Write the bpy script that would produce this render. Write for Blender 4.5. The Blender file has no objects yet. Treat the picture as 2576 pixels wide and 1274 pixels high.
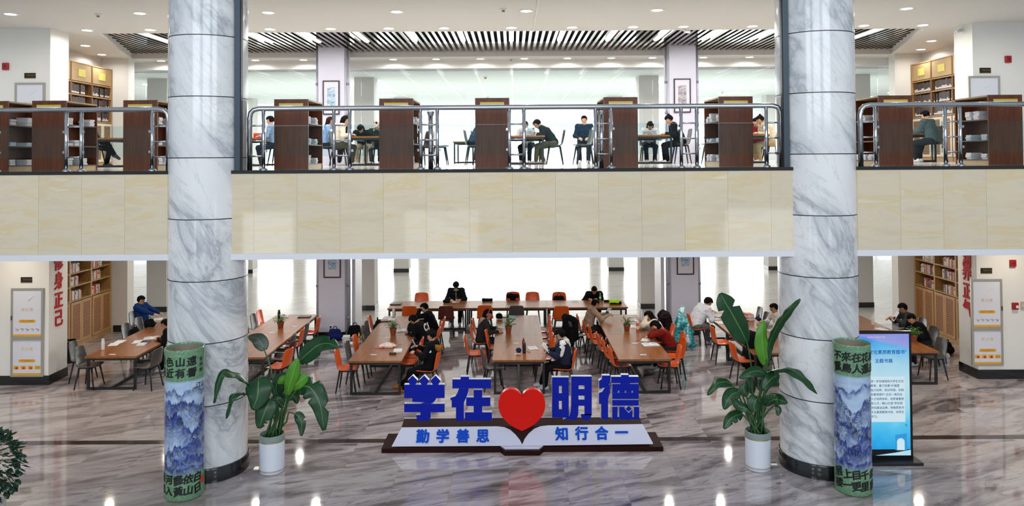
import bpy, math, random
import numpy as np
from mathutils import Vector, Matrix
random.seed(7)
C = bpy.context.scene.collection
SC = bpy.context.scene
# ------------------------------------------------------------------ camera
FOC, CX, CY, CAMZ = 1860.0, 1288.0, 361.3, 5.2       # focal length / principal point in pixels of the 2576 x 1274 frame
cd = bpy.data.cameras.new('camera'); cam = bpy.data.objects.new('camera', cd); C.objects.link(cam)
cd.sensor_fit = 'HORIZONTAL'; cd.sensor_width = 36.0; cd.lens = 36.0*FOC/2576.0
cd.shift_y = (CY-637.0)/2576.0; cd.clip_end = 400
CAMR = Matrix.Rotation(math.radians(90+1.1), 3, 'X') @ Matrix.Rotation(math.radians(-0.356), 3, 'Z')
cam.matrix_world = Matrix.Translation((0, 0, CAMZ)) @ CAMR.to_4x4()
SC.camera = cam
# ------------------------------------------------------------------ view, world, exposure
SC.view_settings.view_transform = 'Standard'; SC.view_settings.look = 'None'
SC.view_settings.gamma = 1.0; SC.view_settings.use_curve_mapping = False
SC.view_settings.exposure = 0.0
W = bpy.data.worlds.new('world'); SC.world = W; W.use_nodes = True
W.node_tree.nodes['Background'].inputs[0].default_value = (0.80, 0.90, 1.0, 1)
W.node_tree.nodes['Background'].inputs[1].default_value = 0.55
cy = SC.cycles
cy.use_denoising = True
try: cy.denoiser = 'OPENIMAGEDENOISE'
except Exception: pass
cy.max_bounces = 7; cy.diffuse_bounces = 3; cy.glossy_bounces = 3; cy.transmission_bounces = 6
cy.transparent_max_bounces = 10; cy.sample_clamp_indirect = 6.0; cy.caustics_reflective = False; cy.caustics_refractive = False
cy.use_light_tree = True; cy.blur_glossy = 0.5

def area(name, loc, rot, sx, sy, power, col=(1, 1, 1), shape='RECTANGLE', spread=180):
    l = bpy.data.lights.new(name, 'AREA'); l.shape = shape; l.size = sx
    if shape in ('RECTANGLE', 'ELLIPSE'): l.size_y = sy
    l.energy = power; l.color = col; l.spread = math.radians(spread)
    o = bpy.data.objects.new(name, l); C.objects.link(o); o.location = loc; o.rotation_euler = [math.radians(a) for a in rot]
    return o
# daylight: the atrium's tall windows behind the viewer, and the far window walls of the two back halls
for x in (-9, 0, 9):
    area('atrium_window_light', (x, -5.0, 9.5), (80, 0, 0), 6.5, 6.0, 640, (0.86, 0.93, 1.0))
for x, w, p in ((-9.7, 2.0, 40), (-2.8, 2.9, 34), (9.8, 2.7, 44)):
    area('atrium_door_light', (x, -5.0, 2.2), (90, 0, 0), w, 1.8, p, (0.92, 0.97, 1.0))
area('hall_window_light', (0, 59.0, 6.9), (-90, 0, 0), 50, 2.4, 4500, (0.95, 0.99, 1.0))
area('hall_window_light', (0, 59.0, 1.9), (-90, 0, 0), 50, 2.6, 5000, (0.97, 0.99, 1.0))
area('lower_hall_fill', (0, 42, 3.45), (0, 0, 0), 44, 34, 2600, (1.0, 1.0, .96))  # added soft fill, no fixture there: brightens the lower hall floor
# the panel lamps of the upper hall
for y, p in ((29, 1450), (40, 1300), (50, 900)):
    area('upper_hall_lamp', (0, y, 7.9), (0, 0, 0), 34, 6, p, (0.94, 1.0, 1.0))

# ------------------------------------------------------------------ pixel <-> place
def ray(px, py):
    return CAMR @ Vector(((px-CX)/FOC, (CY-py)/FOC, -1.0))
def at(px, py, Y):
    d = ray(px, py); t = Y/d.y
    return Vector((d.x*t, Y, CAMZ+d.z*t))
def flo(px, py, z=0.0):
    d = ray(px, py); t = (z-CAMZ)/d.z
    return Vector((d.x*t, d.y*t, z))

# ------------------------------------------------------------------ mesh helpers
class MB:
    def __init__(s): s.v, s.f, s.mi, s.uv = [], [], [], []
    def add(s, vs, fs, mi=0):
        n = len(s.v); s.v += [tuple(v) for v in vs]
        for f in fs: s.f.append([i+n for i in f]); s.mi.append(mi)
        return s
    def box(s, x0, x1, y0, y1, z0, z1, mi=0, R=None, o=(0, 0, 0)):
        vs = [Vector((x, y, z)) for z in (z0, z1) for y in (y0, y1) for x in (x0, x1)]
        if R is not None: vs = [R @ v for v in vs]
        vs = [v+Vector(o) for v in vs]
        return s.add(vs, [(0, 2, 3, 1), (4, 5, 7, 6), (0, 1, 5, 4), (2, 6, 7, 3), (0, 4, 6, 2), (1, 3, 7, 5)], mi)
    def cbox(s, c, sx, sy, sz, rz=0, mi=0):
        return s.box(-sx/2, sx/2, -sy/2, sy/2, -sz/2, sz/2, mi, Matrix.Rotation(rz, 3, 'Z'), c)
    def bar(s, a, b, w, h=None, mi=0, up=(0, 0, 1), w2=None):
        a, b = Vector(a), Vector(b); h = h or w; d = (b-a).normalized(); u = Vector(up)
        if abs(d.dot(u)) > .95: u = Vector((0, 1, 0))
        x = d.cross(u).normalized(); y = x.cross(d).normalized(); k = (w2/w if w2 else 1)
        vs = [p+x*(sx*w/2*m)+y*(sy*h/2*m) for p, m in ((a, 1), (b, k)) for sx, sy in ((-1, -1), (1, -1), (1, 1), (-1, 1))]
        return s.add(vs, [(0, 1, 2, 3), (7, 6, 5, 4), (0, 4, 5, 1), (1, 5, 6, 2), (2, 6, 7, 3), (3, 7, 4, 0)], mi)
    def tube(s, pts, r, n=10, mi=0, cap=True):
        pts = [Vector(p) for p in pts]; rs = r if isinstance(r, (list, tuple)) else [r]*len(pts)
        vs, fs = [], []; prev = None
        for i, p in enumerate(pts):
            d = (pts[min(i+1, len(pts)-1)]-pts[max(i-1, 0)]).normalized()
            if prev is None:
                u = Vector((0, 0, 1)) if abs(d.z) < .9 else Vector((1, 0, 0)); x = d.cross(u).normalized()
            else: x = (prev-d*prev.dot(d)).normalized()
            prev = x; y = d.cross(x)
            for k in range(n):
                a = 2*math.pi*k/n; vs.append(p+(x*math.cos(a)+y*math.sin(a))*rs[i])
        for i in range(len(pts)-1):
            for k in range(n):
                fs.append((i*n+k, i*n+(k+1) % n, (i+1)*n+(k+1) % n, (i+1)*n+k))
        if cap: fs += [tuple(range(n-1, -1, -1)), tuple(range((len(pts)-1)*n, len(pts)*n))]
        return s.add(vs, fs, mi)
    def lathe(s, prof, c=(0, 0, 0), n=32, mi=0, a0=0, a1=2*math.pi):
        c = Vector(c); full = abs(a1-a0-2*math.pi) < 1e-6; m = n if full else n+1; vs, fs = [], []
        for (r, z) in prof:
            for k in range(m):
                a = a0+(a1-a0)*k/n; vs.append(c+Vector((r*math.cos(a), r*math.sin(a), z)))
        for i in range(len(prof)-1):
            for k in range(n):
                k2 = (k+1) % m; fs.append((i*m+k, i*m+k2, (i+1)*m+k2, (i+1)*m+k))
        return s.add(vs, fs, mi)
    def prism(s, poly, z0, z1, M=None, mi=0, ms=None):
        n = len(poly); vs = [Vector((x, y, z)) for z in (z0, z1) for x, y in poly]
        if M is not None: vs = [M @ v for v in vs]
        s.add(vs, [tuple(range(n, 2*n))], mi); b = len(s.v)-2*n
        ms = mi if ms is None else ms
        s.f.append([b+i for i in range(n-1, -1, -1)]); s.mi.append(ms)
        for i in range(n):
            j = (i+1) % n; s.f.append([b+i, b+j, b+n+j, b+n+i]); s.mi.append(ms)
        return s
    def ball(s, c, r, n=10, m=6, mi=0, R=None):
        c = Vector(c); r = Vector(r) if not isinstance(r, (int, float)) else Vector((r, r, r)); vs, fs = [], []
        for i in range(m+1):
            t = math.pi*i/m
            for k in range(n):
                a = 2*math.pi*k/n; v = Vector((r.x*math.sin(t)*math.cos(a), r.y*math.sin(t)*math.sin(a), r.z*math.cos(t)))
                vs.append(c+(R @ v if R is not None else v))
        for i in range(m):
            for k in range(n): fs.append((i*n+k, (i+1)*n+k, (i+1)*n+(k+1) % n, i*n+(k+1) % n))
        return s.add(vs, fs, mi)
    def build(s, name, mats, parent=None, smooth=False, bevel=0, auto=None):
        me = bpy.data.meshes.new(name); me.from_pydata(s.v, [], s.f)
        for m in (mats if isinstance(mats, (list, tuple)) else [mats]): me.materials.append(m)
        if any(s.mi): me.polygons.foreach_set('material_index', s.mi)
        if smooth: me.polygons.foreach_set('use_smooth', [True]*len(me.polygons))
        me.update()
        o = bpy.data.objects.new(name, me); C.objects.link(o)
        if auto is not None:
            try: me.set_sharp_from_angle(angle=math.radians(auto))
            except Exception: pass
        if parent is not None: o.parent = parent
        if bevel:
            b = o.modifiers.new('bevel', 'BEVEL'); b.width = bevel; b.segments = 2; b.limit_method = 'ANGLE'
        return o
def L(o, label, cat=None, group=None, kind=None):
    o['label'] = label
    if cat: o['category'] = cat
    if group: o['group'] = group
    if kind: o['kind'] = kind
    return o
def S(o, label=None):
    o['kind'] = 'structure'
    if label: o['label'] = label
    return o
def thing(name, loc, label, cat, group=None, rz=0, sc=None):
    o = bpy.data.objects.new(name, None); C.objects.link(o); o.empty_display_size = .1
    o.location = loc; o.rotation_euler = (0, 0, rz)
    if sc: o.scale = (sc, sc, sc)
    return L(o, label, cat, group)
KIDS = {}
def kids(o):
    return [c for c in bpy.data.objects if c.parent == o]
def dup(src, loc, rz=None, label=None, group=None, cat=None, sc=None):
    if src.name not in KIDS: KIDS[src.name] = [(c, kids(c)) for c in kids(src)]
    r = src.copy(); C.objects.link(r); r.location = loc
    if rz is not None: r.rotation_euler = (0, 0, rz)
    if sc: r.scale = (sc, sc, sc)
    if label: r['label'] = label
    if group: r['group'] = group
    if cat: r['category'] = cat
    for c, gs in KIDS[src.name]:
        d = c.copy(); C.objects.link(d); d.parent = r
        for g in gs:
            e = g.copy(); C.objects.link(e); e.parent = d
    return r
def spline(P, n):
    P = [Vector(p) for p in P]; P = [P[0]*2-P[1]]+P+[P[-1]*2-P[-2]]; out = []; m = len(P)-3
    for i in range(n+1):
        t = i/n*m; k = min(int(t), m-1); f = t-k; a, b, c, d = P[k:k+4]
        out.append(.5*((2*b)+(c-a)*f+(2*a-5*b+4*c-d)*f*f+(3*b-a-3*c+d)*f**3))
    return out
class Stock:                          # the first use moves the prototype itself, later uses copy it
    def __init__(s, o): s.o = o; s.used = False
    def put(s, loc, rz, label, group=None, sc=None):
        if not s.used:
            s.used = True; o = s.o; o.location = loc; o.rotation_euler = (0, 0, rz); o['label'] = label
            if group: o['group'] = group
            if sc: o.scale = (sc, sc, sc)
            s.src = o; return o
        o = dup(s.src, loc, rz, label, sc=sc or 1.0)
        if group: o['group'] = group
        elif 'group' in o.keys(): del o['group']
        return o
ORD = ['first', 'second', 'third', 'fourth', 'fifth', 'sixth', 'seventh', 'eighth', 'ninth', 'tenth', 'eleventh', 'twelfth', 'thirteenth', 'fourteenth', 'fifteenth', 'sixteenth', 'seventeenth', 'eighteenth']

# ------------------------------------------------------------------ smooth bodies: signed distances -> one continuous mesh
def _dist(p, X, Y, Z):
    if p[0] == 'c':
        a, b, ra, rb = p[1:5]; d = b-a; l2 = max(d.dot(d), 1e-9)
        t = np.clip(((X-a.x)*d.x+(Y-a.y)*d.y+(Z-a.z)*d.z)/l2, 0, 1)
        return np.sqrt((X-a.x-t*d.x)**2+(Y-a.y-t*d.y)**2+(Z-a.z-t*d.z)**2)-(ra+(rb-ra)*t)
    c, r, R = p[1:4]; x, y, z = X-c.x, Y-c.y, Z-c.z
    if R is not None:
        u, v, w = R.col[0], R.col[1], R.col[2]
        x, y, z = x*u.x+y*u.y+z*u.z, x*v.x+y*v.y+z*v.z, x*w.x+y*w.y+z*w.z
    k0 = np.sqrt((x/r[0])**2+(y/r[1])**2+(z/r[2])**2)
    k1 = np.sqrt((x/r[0]**2)**2+(y/r[1]**2)**2+(z/r[2]**2)**2)+1e-9
    return k0*(k0-1)/k1
def con(a, b, ra, rb=None, k=.03): return ('c', Vector(a), Vector(b), ra, ra if rb is None else rb, k)
def ell(c, r, R=None, k=.03): return ('e', Vector(c), tuple(r), R, k)
def sdf(prims, res, cut=None, fold=0):
    lo = np.array([1e9]*3); hi = -lo; bb = []
    for p in prims:
        if p[0] == 'c':
            r = max(p[3], p[4]); l = np.minimum(p[1], p[2])-r; h = np.maximum(p[1], p[2])+r
        else:
            r = max(p[2]); l = np.array(p[1])-r; h = np.array(p[1])+r
        bb.append((l, h)); lo = np.minimum(lo, l); hi = np.maximum(hi, h)
    lo = lo-2.5*res; n = np.ceil((hi+2.5*res-lo)/res).astype(int)+1
    F = np.full(n, .2, np.float32); ax = [(lo[i]+np.arange(n[i])*res).astype(np.float32) for i in range(3)]
    for p, (l, h) in zip(prims, bb):
        k = p[-1]; m = k+3*res
        i0 = np.maximum(np.floor((l-m-lo)/res).astype(int), 0); i1 = np.minimum(np.ceil((h+m-lo)/res).astype(int)+1, n)
        sl = tuple(slice(i0[i], i1[i]) for i in range(3))
        d = _dist(p, ax[0][sl[0]][:, None, None], ax[1][sl[1]][None, :, None], ax[2][sl[2]][None, None, :]).astype(np.float32)
        a = F[sl]; t = np.clip(.5+.5*(d-a)/k, 0, 1); F[sl] = d*(1-t)+a*t-k*t*(1-t)
    if fold:                          # the creases of cloth
        x, y, z = ax[0][:, None, None], ax[1][None, :, None], ax[2][None, None, :]
        F = F+(fold*np.sin(31*x+2.2*np.sin(23*z+4*y)+9*z)*np.sin(34*z+2.5*np.sin(19*x-11*y)+13*y)).astype(np.float32)
    if cut is not None:
        F = np.maximum(F, cut(ax[0][:, None, None], ax[1][None, :, None], ax[2][None, None, :]).astype(np.float32))
    # surface nets
    I = F < 0
    cnt = sum(I[a:n[0]-1+a, b:n[1]-1+b, c:n[2]-1+c].astype(np.int8) for a in (0, 1) for b in (0, 1) for c in (0, 1))
    act = np.argwhere((cnt > 0) & (cnt < 8)); idx = np.full(cnt.shape, -1, np.int32)
    idx[act[:, 0], act[:, 1], act[:, 2]] = np.arange(len(act))
    cs = [(a, b, c) for a in (0, 1) for b in (0, 1) for c in (0, 1)]
    fv = {q: F[act[:, 0]+q[0], act[:, 1]+q[1], act[:, 2]+q[2]] for q in cs}
    acc = np.zeros((len(act), 3)); num = np.zeros(len(act))
    for q in cs:
        for i in range(3):
            if q[i]: continue
            q2 = tuple(1 if j == i else q[j] for j in range(3)); A, B = fv[q], fv[q2]
            m = (A < 0) != (B < 0); t = np.where(m, A/np.where(m, A-B, 1), 0)
            pt = np.tile(np.array(q, float), (len(act), 1)); pt[:, i] = t; acc[m] += pt[m]; num += m
    V = (act+acc/np.maximum(num, 1)[:, None])*res+lo
    quads = []
    for i in range(3):
        j, k = (i+1) % 3, (i+2) % 3
        sl0 = [slice(None)]*3; sl1 = [slice(None)]*3; sl0[i] = slice(0, n[i]-1); sl1[i] = slice(1, n[i])
        A, B = I[tuple(sl0)], I[tuple(sl1)]; e = np.argwhere(A != B)
        e = e[(e[:, j] > 0) & (e[:, k] > 0) & (e[:, j] < n[j]-1) & (e[:, k] < n[k]-1)]
        fl = A[e[:, 0], e[:, 1], e[:, 2]]
        def g(dj, dk):
            f = e.copy(); f[:, j] -= dj; f[:, k] -= dk; return idx[f[:, 0], f[:, 1], f[:, 2]]
        q = np.stack([g(1, 1), g(0, 1), g(0, 0), g(1, 0)], 1)
        q[~fl] = q[~fl][:, ::-1]; quads.append(q)
    Q = np.concatenate(quads); Q = Q[(Q >= 0).all(1)]
    return V, Q
def sdf_obj(name, prims, res, mat, parent=None, cut=None, fold=0):
    V, Q = sdf(prims, res, cut, fold)
    me = bpy.data.meshes.new(name); me.from_pydata(V.tolist(), [], Q.tolist()); me.materials.append(mat)
    me.polygons.foreach_set('use_smooth', [True]*len(me.polygons)); me.update()
    o = bpy.data.objects.new(name, me); C.objects.link(o)
    if parent is not None: o.parent = parent
    return o
# ------------------------------------------------------------------ lettering
def glyphs(txt, size, off=0.0, depth=0.0, M=None, align='CENTER', space=1.0, line=1.0):
    cu = bpy.data.curves.new('lettering', 'FONT'); cu.body = txt; cu.size = size; cu.align_x = align; cu.align_y = 'CENTER'
    cu.offset = 0.0; cu.extrude = depth; cu.space_character = space; cu.space_line = line; cu.resolution_u = 3; cu.fill_mode = 'BOTH'
    o = bpy.data.objects.new('lettering', cu); me = o.to_mesh()
    vs = [v.co.copy() for v in me.vertices]; fs = [tuple(p.vertices) for p in me.polygons]
    o.to_mesh_clear(); bpy.data.objects.remove(o); bpy.data.curves.remove(cu)
    if off > 0:                       # a bolder hand: the strokes doubled a hair's breadth around themselves
        n = len(vs); v0, f0 = vs, fs; vs, fs = [], []
        for k, (dx, dy) in enumerate(((0, 0), (off, 0), (-off, 0), (0, off), (0, -off), (off*.7, off*.7), (-off*.7, off*.7), (off*.7, -off*.7), (-off*.7, -off*.7))):
            vs += [v+Vector((dx, dy, .00006*k)) for v in v0]; fs += [tuple(i+n*k for i in f) for f in f0]
    if M is not None: vs = [M @ v for v in vs]
    return vs, fs
def face_M(x, y, z, rz=0, tilt=90):   # a writing plane: local x right, local y up, seen from -Y
    return Matrix.Translation((x, y, z)) @ Matrix.Rotation(rz, 4, 'Z') @ Matrix.Rotation(math.radians(tilt), 4, 'X')
# ------------------------------------------------------------------ materials
def lin(c):
    if isinstance(c, str):
        c = [int(c[i:i+2], 16)/255 for i in (0, 2, 4)]
    return tuple(((x+.055)/1.055)**2.4 if x > .04045 else x/12.92 for x in c)+(1.0,)
class NT:
    def __init__(s, name):
        s.m = bpy.data.materials.new(name); s.m.use_nodes = True; s.t = s.m.node_tree
        s.b = s.t.nodes['Principled BSDF']
    def n(s, typ, **kw):
        nd = s.t.nodes.new(typ)
        for k, v in kw.items():
            if k.startswith('i_'):
                key = k[2:]; key = int(key) if key.isdigit() else key.replace('_', ' ')
                nd.inputs[key].default_value = v
            else: setattr(nd, k, v)
        return nd
    def l(s, a, b): s.t.links.new(a, b)
    def math(s, op, a, b=None, c=None, clamp=False):
        nd = s.t.nodes.new('ShaderNodeMath'); nd.operation = op; nd.use_clamp = clamp
        for i, v in enumerate((a, b, c)):
            if v is None: continue
            if isinstance(v, (int, float)): nd.inputs[i].default_value = v
            else: s.t.links.new(v, nd.inputs[i])
        return nd.outputs[0]
    def ramp(s, fac, stops, interp='LINEAR'):
        r = s.t.nodes.new('ShaderNodeValToRGB'); r.color_ramp.interpolation = interp; e = r.color_ramp.elements
        while len(e) < len(stops): e.new(.5)
        for i, (p, c) in enumerate(stops):
            e[i].position = p; e[i].color = lin(c) if isinstance(c, str) else ((c, c, c, 1) if isinstance(c, (int, float)) else c)
        s.t.links.new(fac, r.inputs[0]); return r.outputs[0]
    def mix(s, fac, a, b, typ='MIX'):
        nd = s.t.nodes.new('ShaderNodeMix'); nd.data_type = 'RGBA'; nd.blend_type = typ
        for i, v in ((0, fac), (6, a), (7, b)):
            if isinstance(v, (int, float)): nd.inputs[i].default_value = v
            elif isinstance(v, str): nd.inputs[i].default_value = lin(v)
            elif isinstance(v, tuple): nd.inputs[i].default_value = v
            else: s.t.links.new(v, nd.inputs[i])
        return nd.outputs[2]
    def coord(s, kind='Object'):
        return s.t.nodes.new('ShaderNodeTexCoord').outputs[kind]
    def mapping(s, v, loc=(0, 0, 0), rot=(0, 0, 0), sc=(1, 1, 1)):
        m = s.t.nodes.new('ShaderNodeMapping'); m.inputs[1].default_value = loc; m.inputs[2].default_value = rot; m.inputs[3].default_value = sc
        s.t.links.new(v, m.inputs[0]); return m.outputs[0]
    def turn(s, v, rot, sc): return s.mapping(s.mapping(v, rot=rot), sc=sc)
    def noise(s, v, scale, detail=4, rough=.55, dist=0.0, out=0):
        nd = s.t.nodes.new('ShaderNodeTexNoise'); nd.inputs['Scale'].default_value = scale; nd.inputs['Detail'].default_value = detail
        nd.inputs['Roughness'].default_value = rough; nd.inputs['Distortion'].default_value = dist
        if v is not None: s.t.links.new(v, nd.inputs['Vector'])
        return nd.outputs[out]
    def xyz(s, v):
        nd = s.t.nodes.new('ShaderNodeSeparateXYZ'); s.t.links.new(v, nd.inputs[0]); return nd.outputs
    def comb(s, x, y, z):
        nd = s.t.nodes.new('ShaderNodeCombineXYZ')
        for i, v in enumerate((x, y, z)):
            if isinstance(v, (int, float)): nd.inputs[i].default_value = v
            else: s.t.links.new(v, nd.inputs[i])
        return nd.outputs[0]
    def base(s, c):
        if isinstance(c, str): s.b.inputs['Base Color'].default_value = lin(c)
        elif isinstance(c, tuple): s.b.inputs['Base Color'].default_value = c
        else: s.t.links.new(c, s.b.inputs['Base Color'])
    def bump(s, h, st=.2, d=.01):
        nd = s.t.nodes.new('ShaderNodeBump'); nd.inputs['Strength'].default_value = st; nd.inputs['Distance'].default_value = d
        s.t.links.new(h, nd.inputs['Height']); s.t.links.new(nd.outputs[0], s.b.inputs['Normal'])
    def set(s, rough=.5, metal=0, spec=None, coat=None, sheen=None):
        s.b.inputs['Roughness'].default_value = rough; s.b.inputs['Metallic'].default_value = metal
        if spec is not None: s.b.inputs['Specular IOR Level'].default_value = spec
        if coat is not None: s.b.inputs['Coat Weight'].default_value = coat; s.b.inputs['Coat Roughness'].default_value = .05
        if sheen is not None: s.b.inputs['Sheen Weight'].default_value = sheen
        return s
_mc = {}
def mat(col, rough=.5, metal=0, var=.06, scale=9, coat=None, spec=None):
    key = (col, rough, metal, var, scale, coat, spec)
    if key in _mc: return _mc[key]
    t = NT('paint_'+col); t.set(rough, metal, spec, coat)
    c = lin(col); f = t.noise(t.coord(), scale, 3)
    t.base(t.mix(t.math('MULTIPLY', f, 1.0), tuple(x*(1-var) for x in c[:3])+(1,), tuple(min(1, x*(1+var)) for x in c[:3])+(1,)))
    _mc[key] = t.m; return t.m
def cloth(col, rough=.9):
    key = ('cloth', col)
    if key in _mc: return _mc[key]
    t = NT('fabric_'+col); t.set(rough, 0, .15); c = lin(col); v = t.coord(); f = t.noise(v, 14, 4)
    t.base(t.mix(f, tuple(x*.8 for x in c[:3])+(1,), tuple(min(1, x*1.2) for x in c[:3])+(1,)))
    t.bump(t.noise(v, 18, 3), .5, .02); _mc[key] = t.m; return t.m
def emit(col, st):
    key = ('emit', col, st)
    if key in _mc: return _mc[key]
    t = NT('glow_'+col); t.base('000000'); t.b.inputs['Emission Color'].default_value = lin(col); t.b.inputs['Emission Strength'].default_value = st
    _mc[key] = t.m; return t.m
def glass(name, tint, refl=1.45, rough=0.0):
    t = NT(name); nt = t.t; tr = nt.nodes.new('ShaderNodeBsdfTransparent'); tr.inputs[0].default_value = tint
    gl = nt.nodes.new('ShaderNodeBsdfGlossy'); gl.inputs['Roughness'].default_value = rough
    fr = nt.nodes.new('ShaderNodeFresnel'); fr.inputs[0].default_value = refl; mx = nt.nodes.new('ShaderNodeMixShader')
    nt.links.new(fr.outputs[0], mx.inputs[0]); nt.links.new(tr.outputs[0], mx.inputs[1]); nt.links.new(gl.outputs[0], mx.inputs[2])
    nt.links.new(mx.outputs[0], nt.nodes['Material Output'].inputs[0]); nt.nodes.remove(t.b); return t.m

def mk_marble():
    t = NT('white_marble'); t.set(.14, 0, .5, coat=.08)
    v = t.coord(); x, y, z = t.xyz(v)
    blk = t.math('FLOOR', t.math('DIVIDE', t.math('ADD', z, -.229), 1.0))
    vv = t.comb(t.math('ADD', x, t.math('MULTIPLY', blk, 1.37)), t.math('ADD', y, t.math('MULTIPLY', blk, .73)), z)
    m = t.turn(vv, (0, math.radians(40), 0), (1.25, .8, .26))
    n1 = t.noise(m, .75, 8, .6, .9); n2 = t.noise(m, 2.2, 9, .62, 1.6); n3 = t.noise(vv, .8, 4)
    vein = t.ramp(t.math('ABSOLUTE', t.math('SUBTRACT', n1, .5)), [(0, 0.0), (.02, .5), (.07, .93), (.12, 1.0)])
    v2 = t.ramp(t.math('ABSOLUTE', t.math('SUBTRACT', n2, .5)), [(0, .45), (.018, 1.0)])
    c = t.mix(vein, 'a9adb2', 'efeeed'); c = t.mix(v2, t.mix(1.0, c, 'd6d7d9', 'MULTIPLY'), c)
    c = t.mix(t.ramp(n3, [(.4, 0.0), (.75, .5)]), c, 'cfd4da'); t.base(c); return t.m
def mk_fascia():
    t = NT('cream_marble'); t.set(.05, 0, .5)
    x, y, z = t.xyz(t.coord('Object')); k = t.math('DIVIDE', x, .71); fl = t.math('FLOOR', k); fr = t.math('FRACT', k)
    wn = t.n('ShaderNodeTexWhiteNoise', noise_dimensions='1D'); t.l(fl, wn.inputs['W'])
    off = t.math('MULTIPLY', wn.outputs[0], 40)
    m = t.mapping(t.comb(t.math('ADD', x, off), y, t.math('ADD', z, off)), sc=(.55, 1, 3.2))
    n = t.noise(m, 1.6, 7, .6, .6); n2 = t.noise(m, 5, 5, .6, 1)
    c = t.ramp(n, [(.3, 'd8c8ab'), (.5, 'e2d4b9'), (.62, 'e0caa0'), (.72, 'e8dcc4')])
    c = t.mix(t.ramp(n2, [(.62, 0.0), (.7, .45)]), c, 'd4b77c')
    c = t.mix(t.math('MULTIPLY', wn.outputs[0], .35), c, 'cbbfa8')
    seam = t.math('LESS_THAN', fr, .007); t.base(t.mix(seam, c, 'b0a48a')); return t.m
def mk_floor(name, cols, dark, rough=.06, tile=.92):
    t = NT(name); t.set(rough, 0, .6, coat=.25)
    x, y, z = t.xyz(t.coord()); kx = t.math('DIVIDE', t.math('ADD', x, .09), tile); ky = t.math('DIVIDE', t.math('ADD', y, .3), tile)
    fx, fy = t.math('FLOOR', kx), t.math('FLOOR', ky)
    wn = t.n('ShaderNodeTexWhiteNoise', noise_dimensions='2D'); t.l(t.comb(fx, fy, 0), wn.inputs['Vector'])
    off = t.math('MULTIPLY', wn.outputs[0], .45)
    m = t.turn(t.comb(t.math('ADD', x, off), t.math('ADD', y, off), 0), (0, 0, math.radians(-22)), (.42, 2.0, 1))
    n = t.noise(m, 1.1, 8, .6, .9); n2 = t.noise(m, 3.1, 6, .65, 1.4)
    c = t.ramp(n, cols)
    c = t.mix(t.ramp(n2, [(.56, 0.0), (.66, .8)]), c, dark)
    wr = t.noise(t.comb(x, y, 0), .22, 2); c = t.mix(t.ramp(wr, [(.4, 0.0), (.65, .4)]), c, 'b9ada3')
    ex = t.math('LESS_THAN', t.math('FRACT', kx), .006); ey = t.math('LESS_THAN', t.math('FRACT', ky), .006)
    t.base(t.mix(t.math('MULTIPLY', t.math('MAXIMUM', ex, ey), .4), c, '6d6a6a')); return t.m
def mk_wood(name, cs, axis=1, sc=1.0, rough=.35, coat=None, spec=.4):
    t = NT(name); t.set(rough, 0, spec, coat=coat); s = [9.0*sc]*3; s[axis] = .7*sc
    v = t.mapping(t.coord(), sc=tuple(s)); n = t.noise(v, 1.6, 6, .6, .4); n2 = t.noise(v, 7, 4)
    c = t.ramp(n, [(.3, cs[0]), (.5, cs[1]), (.7, cs[2])]); t.base(t.mix(t.math('MULTIPLY', n2, .35), c, cs[0])); return t.m
def mk_grid_ceiling():
    t = NT('white_grid_ceiling'); t.set(.7); x, y, z = t.xyz(t.coord())
    a = t.math('LESS_THAN', t.math('FRACT', t.math('DIVIDE', t.math('ADD', x, 30), 1.2)), .05)
    b = t.math('LESS_THAN', t.math('FRACT', t.math('DIVIDE', y, 1.2)), .03)
    t.base(t.mix(a, t.mix(b, 'eaf0f0', 'dde5e5'), 'ffffff')); return t.m
MARBLE, FASCIA = mk_marble(), mk_fascia()
FLOOR = mk_floor('streaked_marble_floor', [(.32, '443e40'), (.40, '746c70'), (.48, '9f969c'), (.56, 'bbb3b5'), (.64, 'a69da2'), (.72, '827a80')], '4f4849')
HALLFLOOR = mk_floor('pale_hall_floor', [(.3, 'b9b9b2'), (.5, 'd6d6d0'), (.7, 'c8c8c2')], 'a9aba6', .2, 1.0)
WHITE = mat('e4e2dd', .75, var=.02, scale=2); WHITE2 = mat('dcdad8', .8, var=.02, scale=2); LAV = mat('d6d3e0', .6, var=.02, scale=2)
CEIL = mat('dedad6', .8, var=.02, scale=1)
BLACKSTONE = mat('0e0f10', .15, coat=.4); STEEL = mat('b9bcc0', .16, 1.0, var=.04); ALU = mat('b8b7b0', .35, .8)
DARKSTEEL = mat('39444d', .4, .5); BLACKM = mat('141416', .45); GOLD = mat('b08d4a', .3, .8)
TABLEW = mk_wood('walnut_table', ('74431f', '93592b', 'a76a3a'), 1, .7, .3, coat=.2)
TABLEWX = mk_wood('walnut_table_cross', ('74431f', '93592b', 'a76a3a'), 0, .7, .3, coat=.2)
REDWOOD = mk_wood('mahogany', ('532610', '663215', '763d1a'), 2, 1.2, .45)
OAK = mk_wood('oak', ('a47d4c', 'b48c58', 'c39c69'), 2, .9, .5); OAKDARK = mk_wood('oak_dark', ('6e4a2a', '7f5733', '8d633d'), 2, .9, .55)
SLATW = mk_wood('slat_wood', ('2a1a10', '382416', '452e1e'), 1, .8, .13, coat=.9)
ORANGE = mat('dd5810', .32, var=.05, coat=.2); GREYC = mat('4e4a48', .38, var=.08, coat=.1); REDBROWN = mat('5a221a', .4)
RAILGLASS = glass('rail_glass', (.86, .945, .96, 1), 1.24); CLEARGLASS = glass('partition_glass', (.975, .992, .992, 1), 1.15)
PAPER = mat('e8e8ea', .8, var=.03); LAMP = emit('ffffff', 9.0); LED = emit('ffffff', 14.0); HALLLAMP = emit('ffffff', 5.0)
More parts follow.
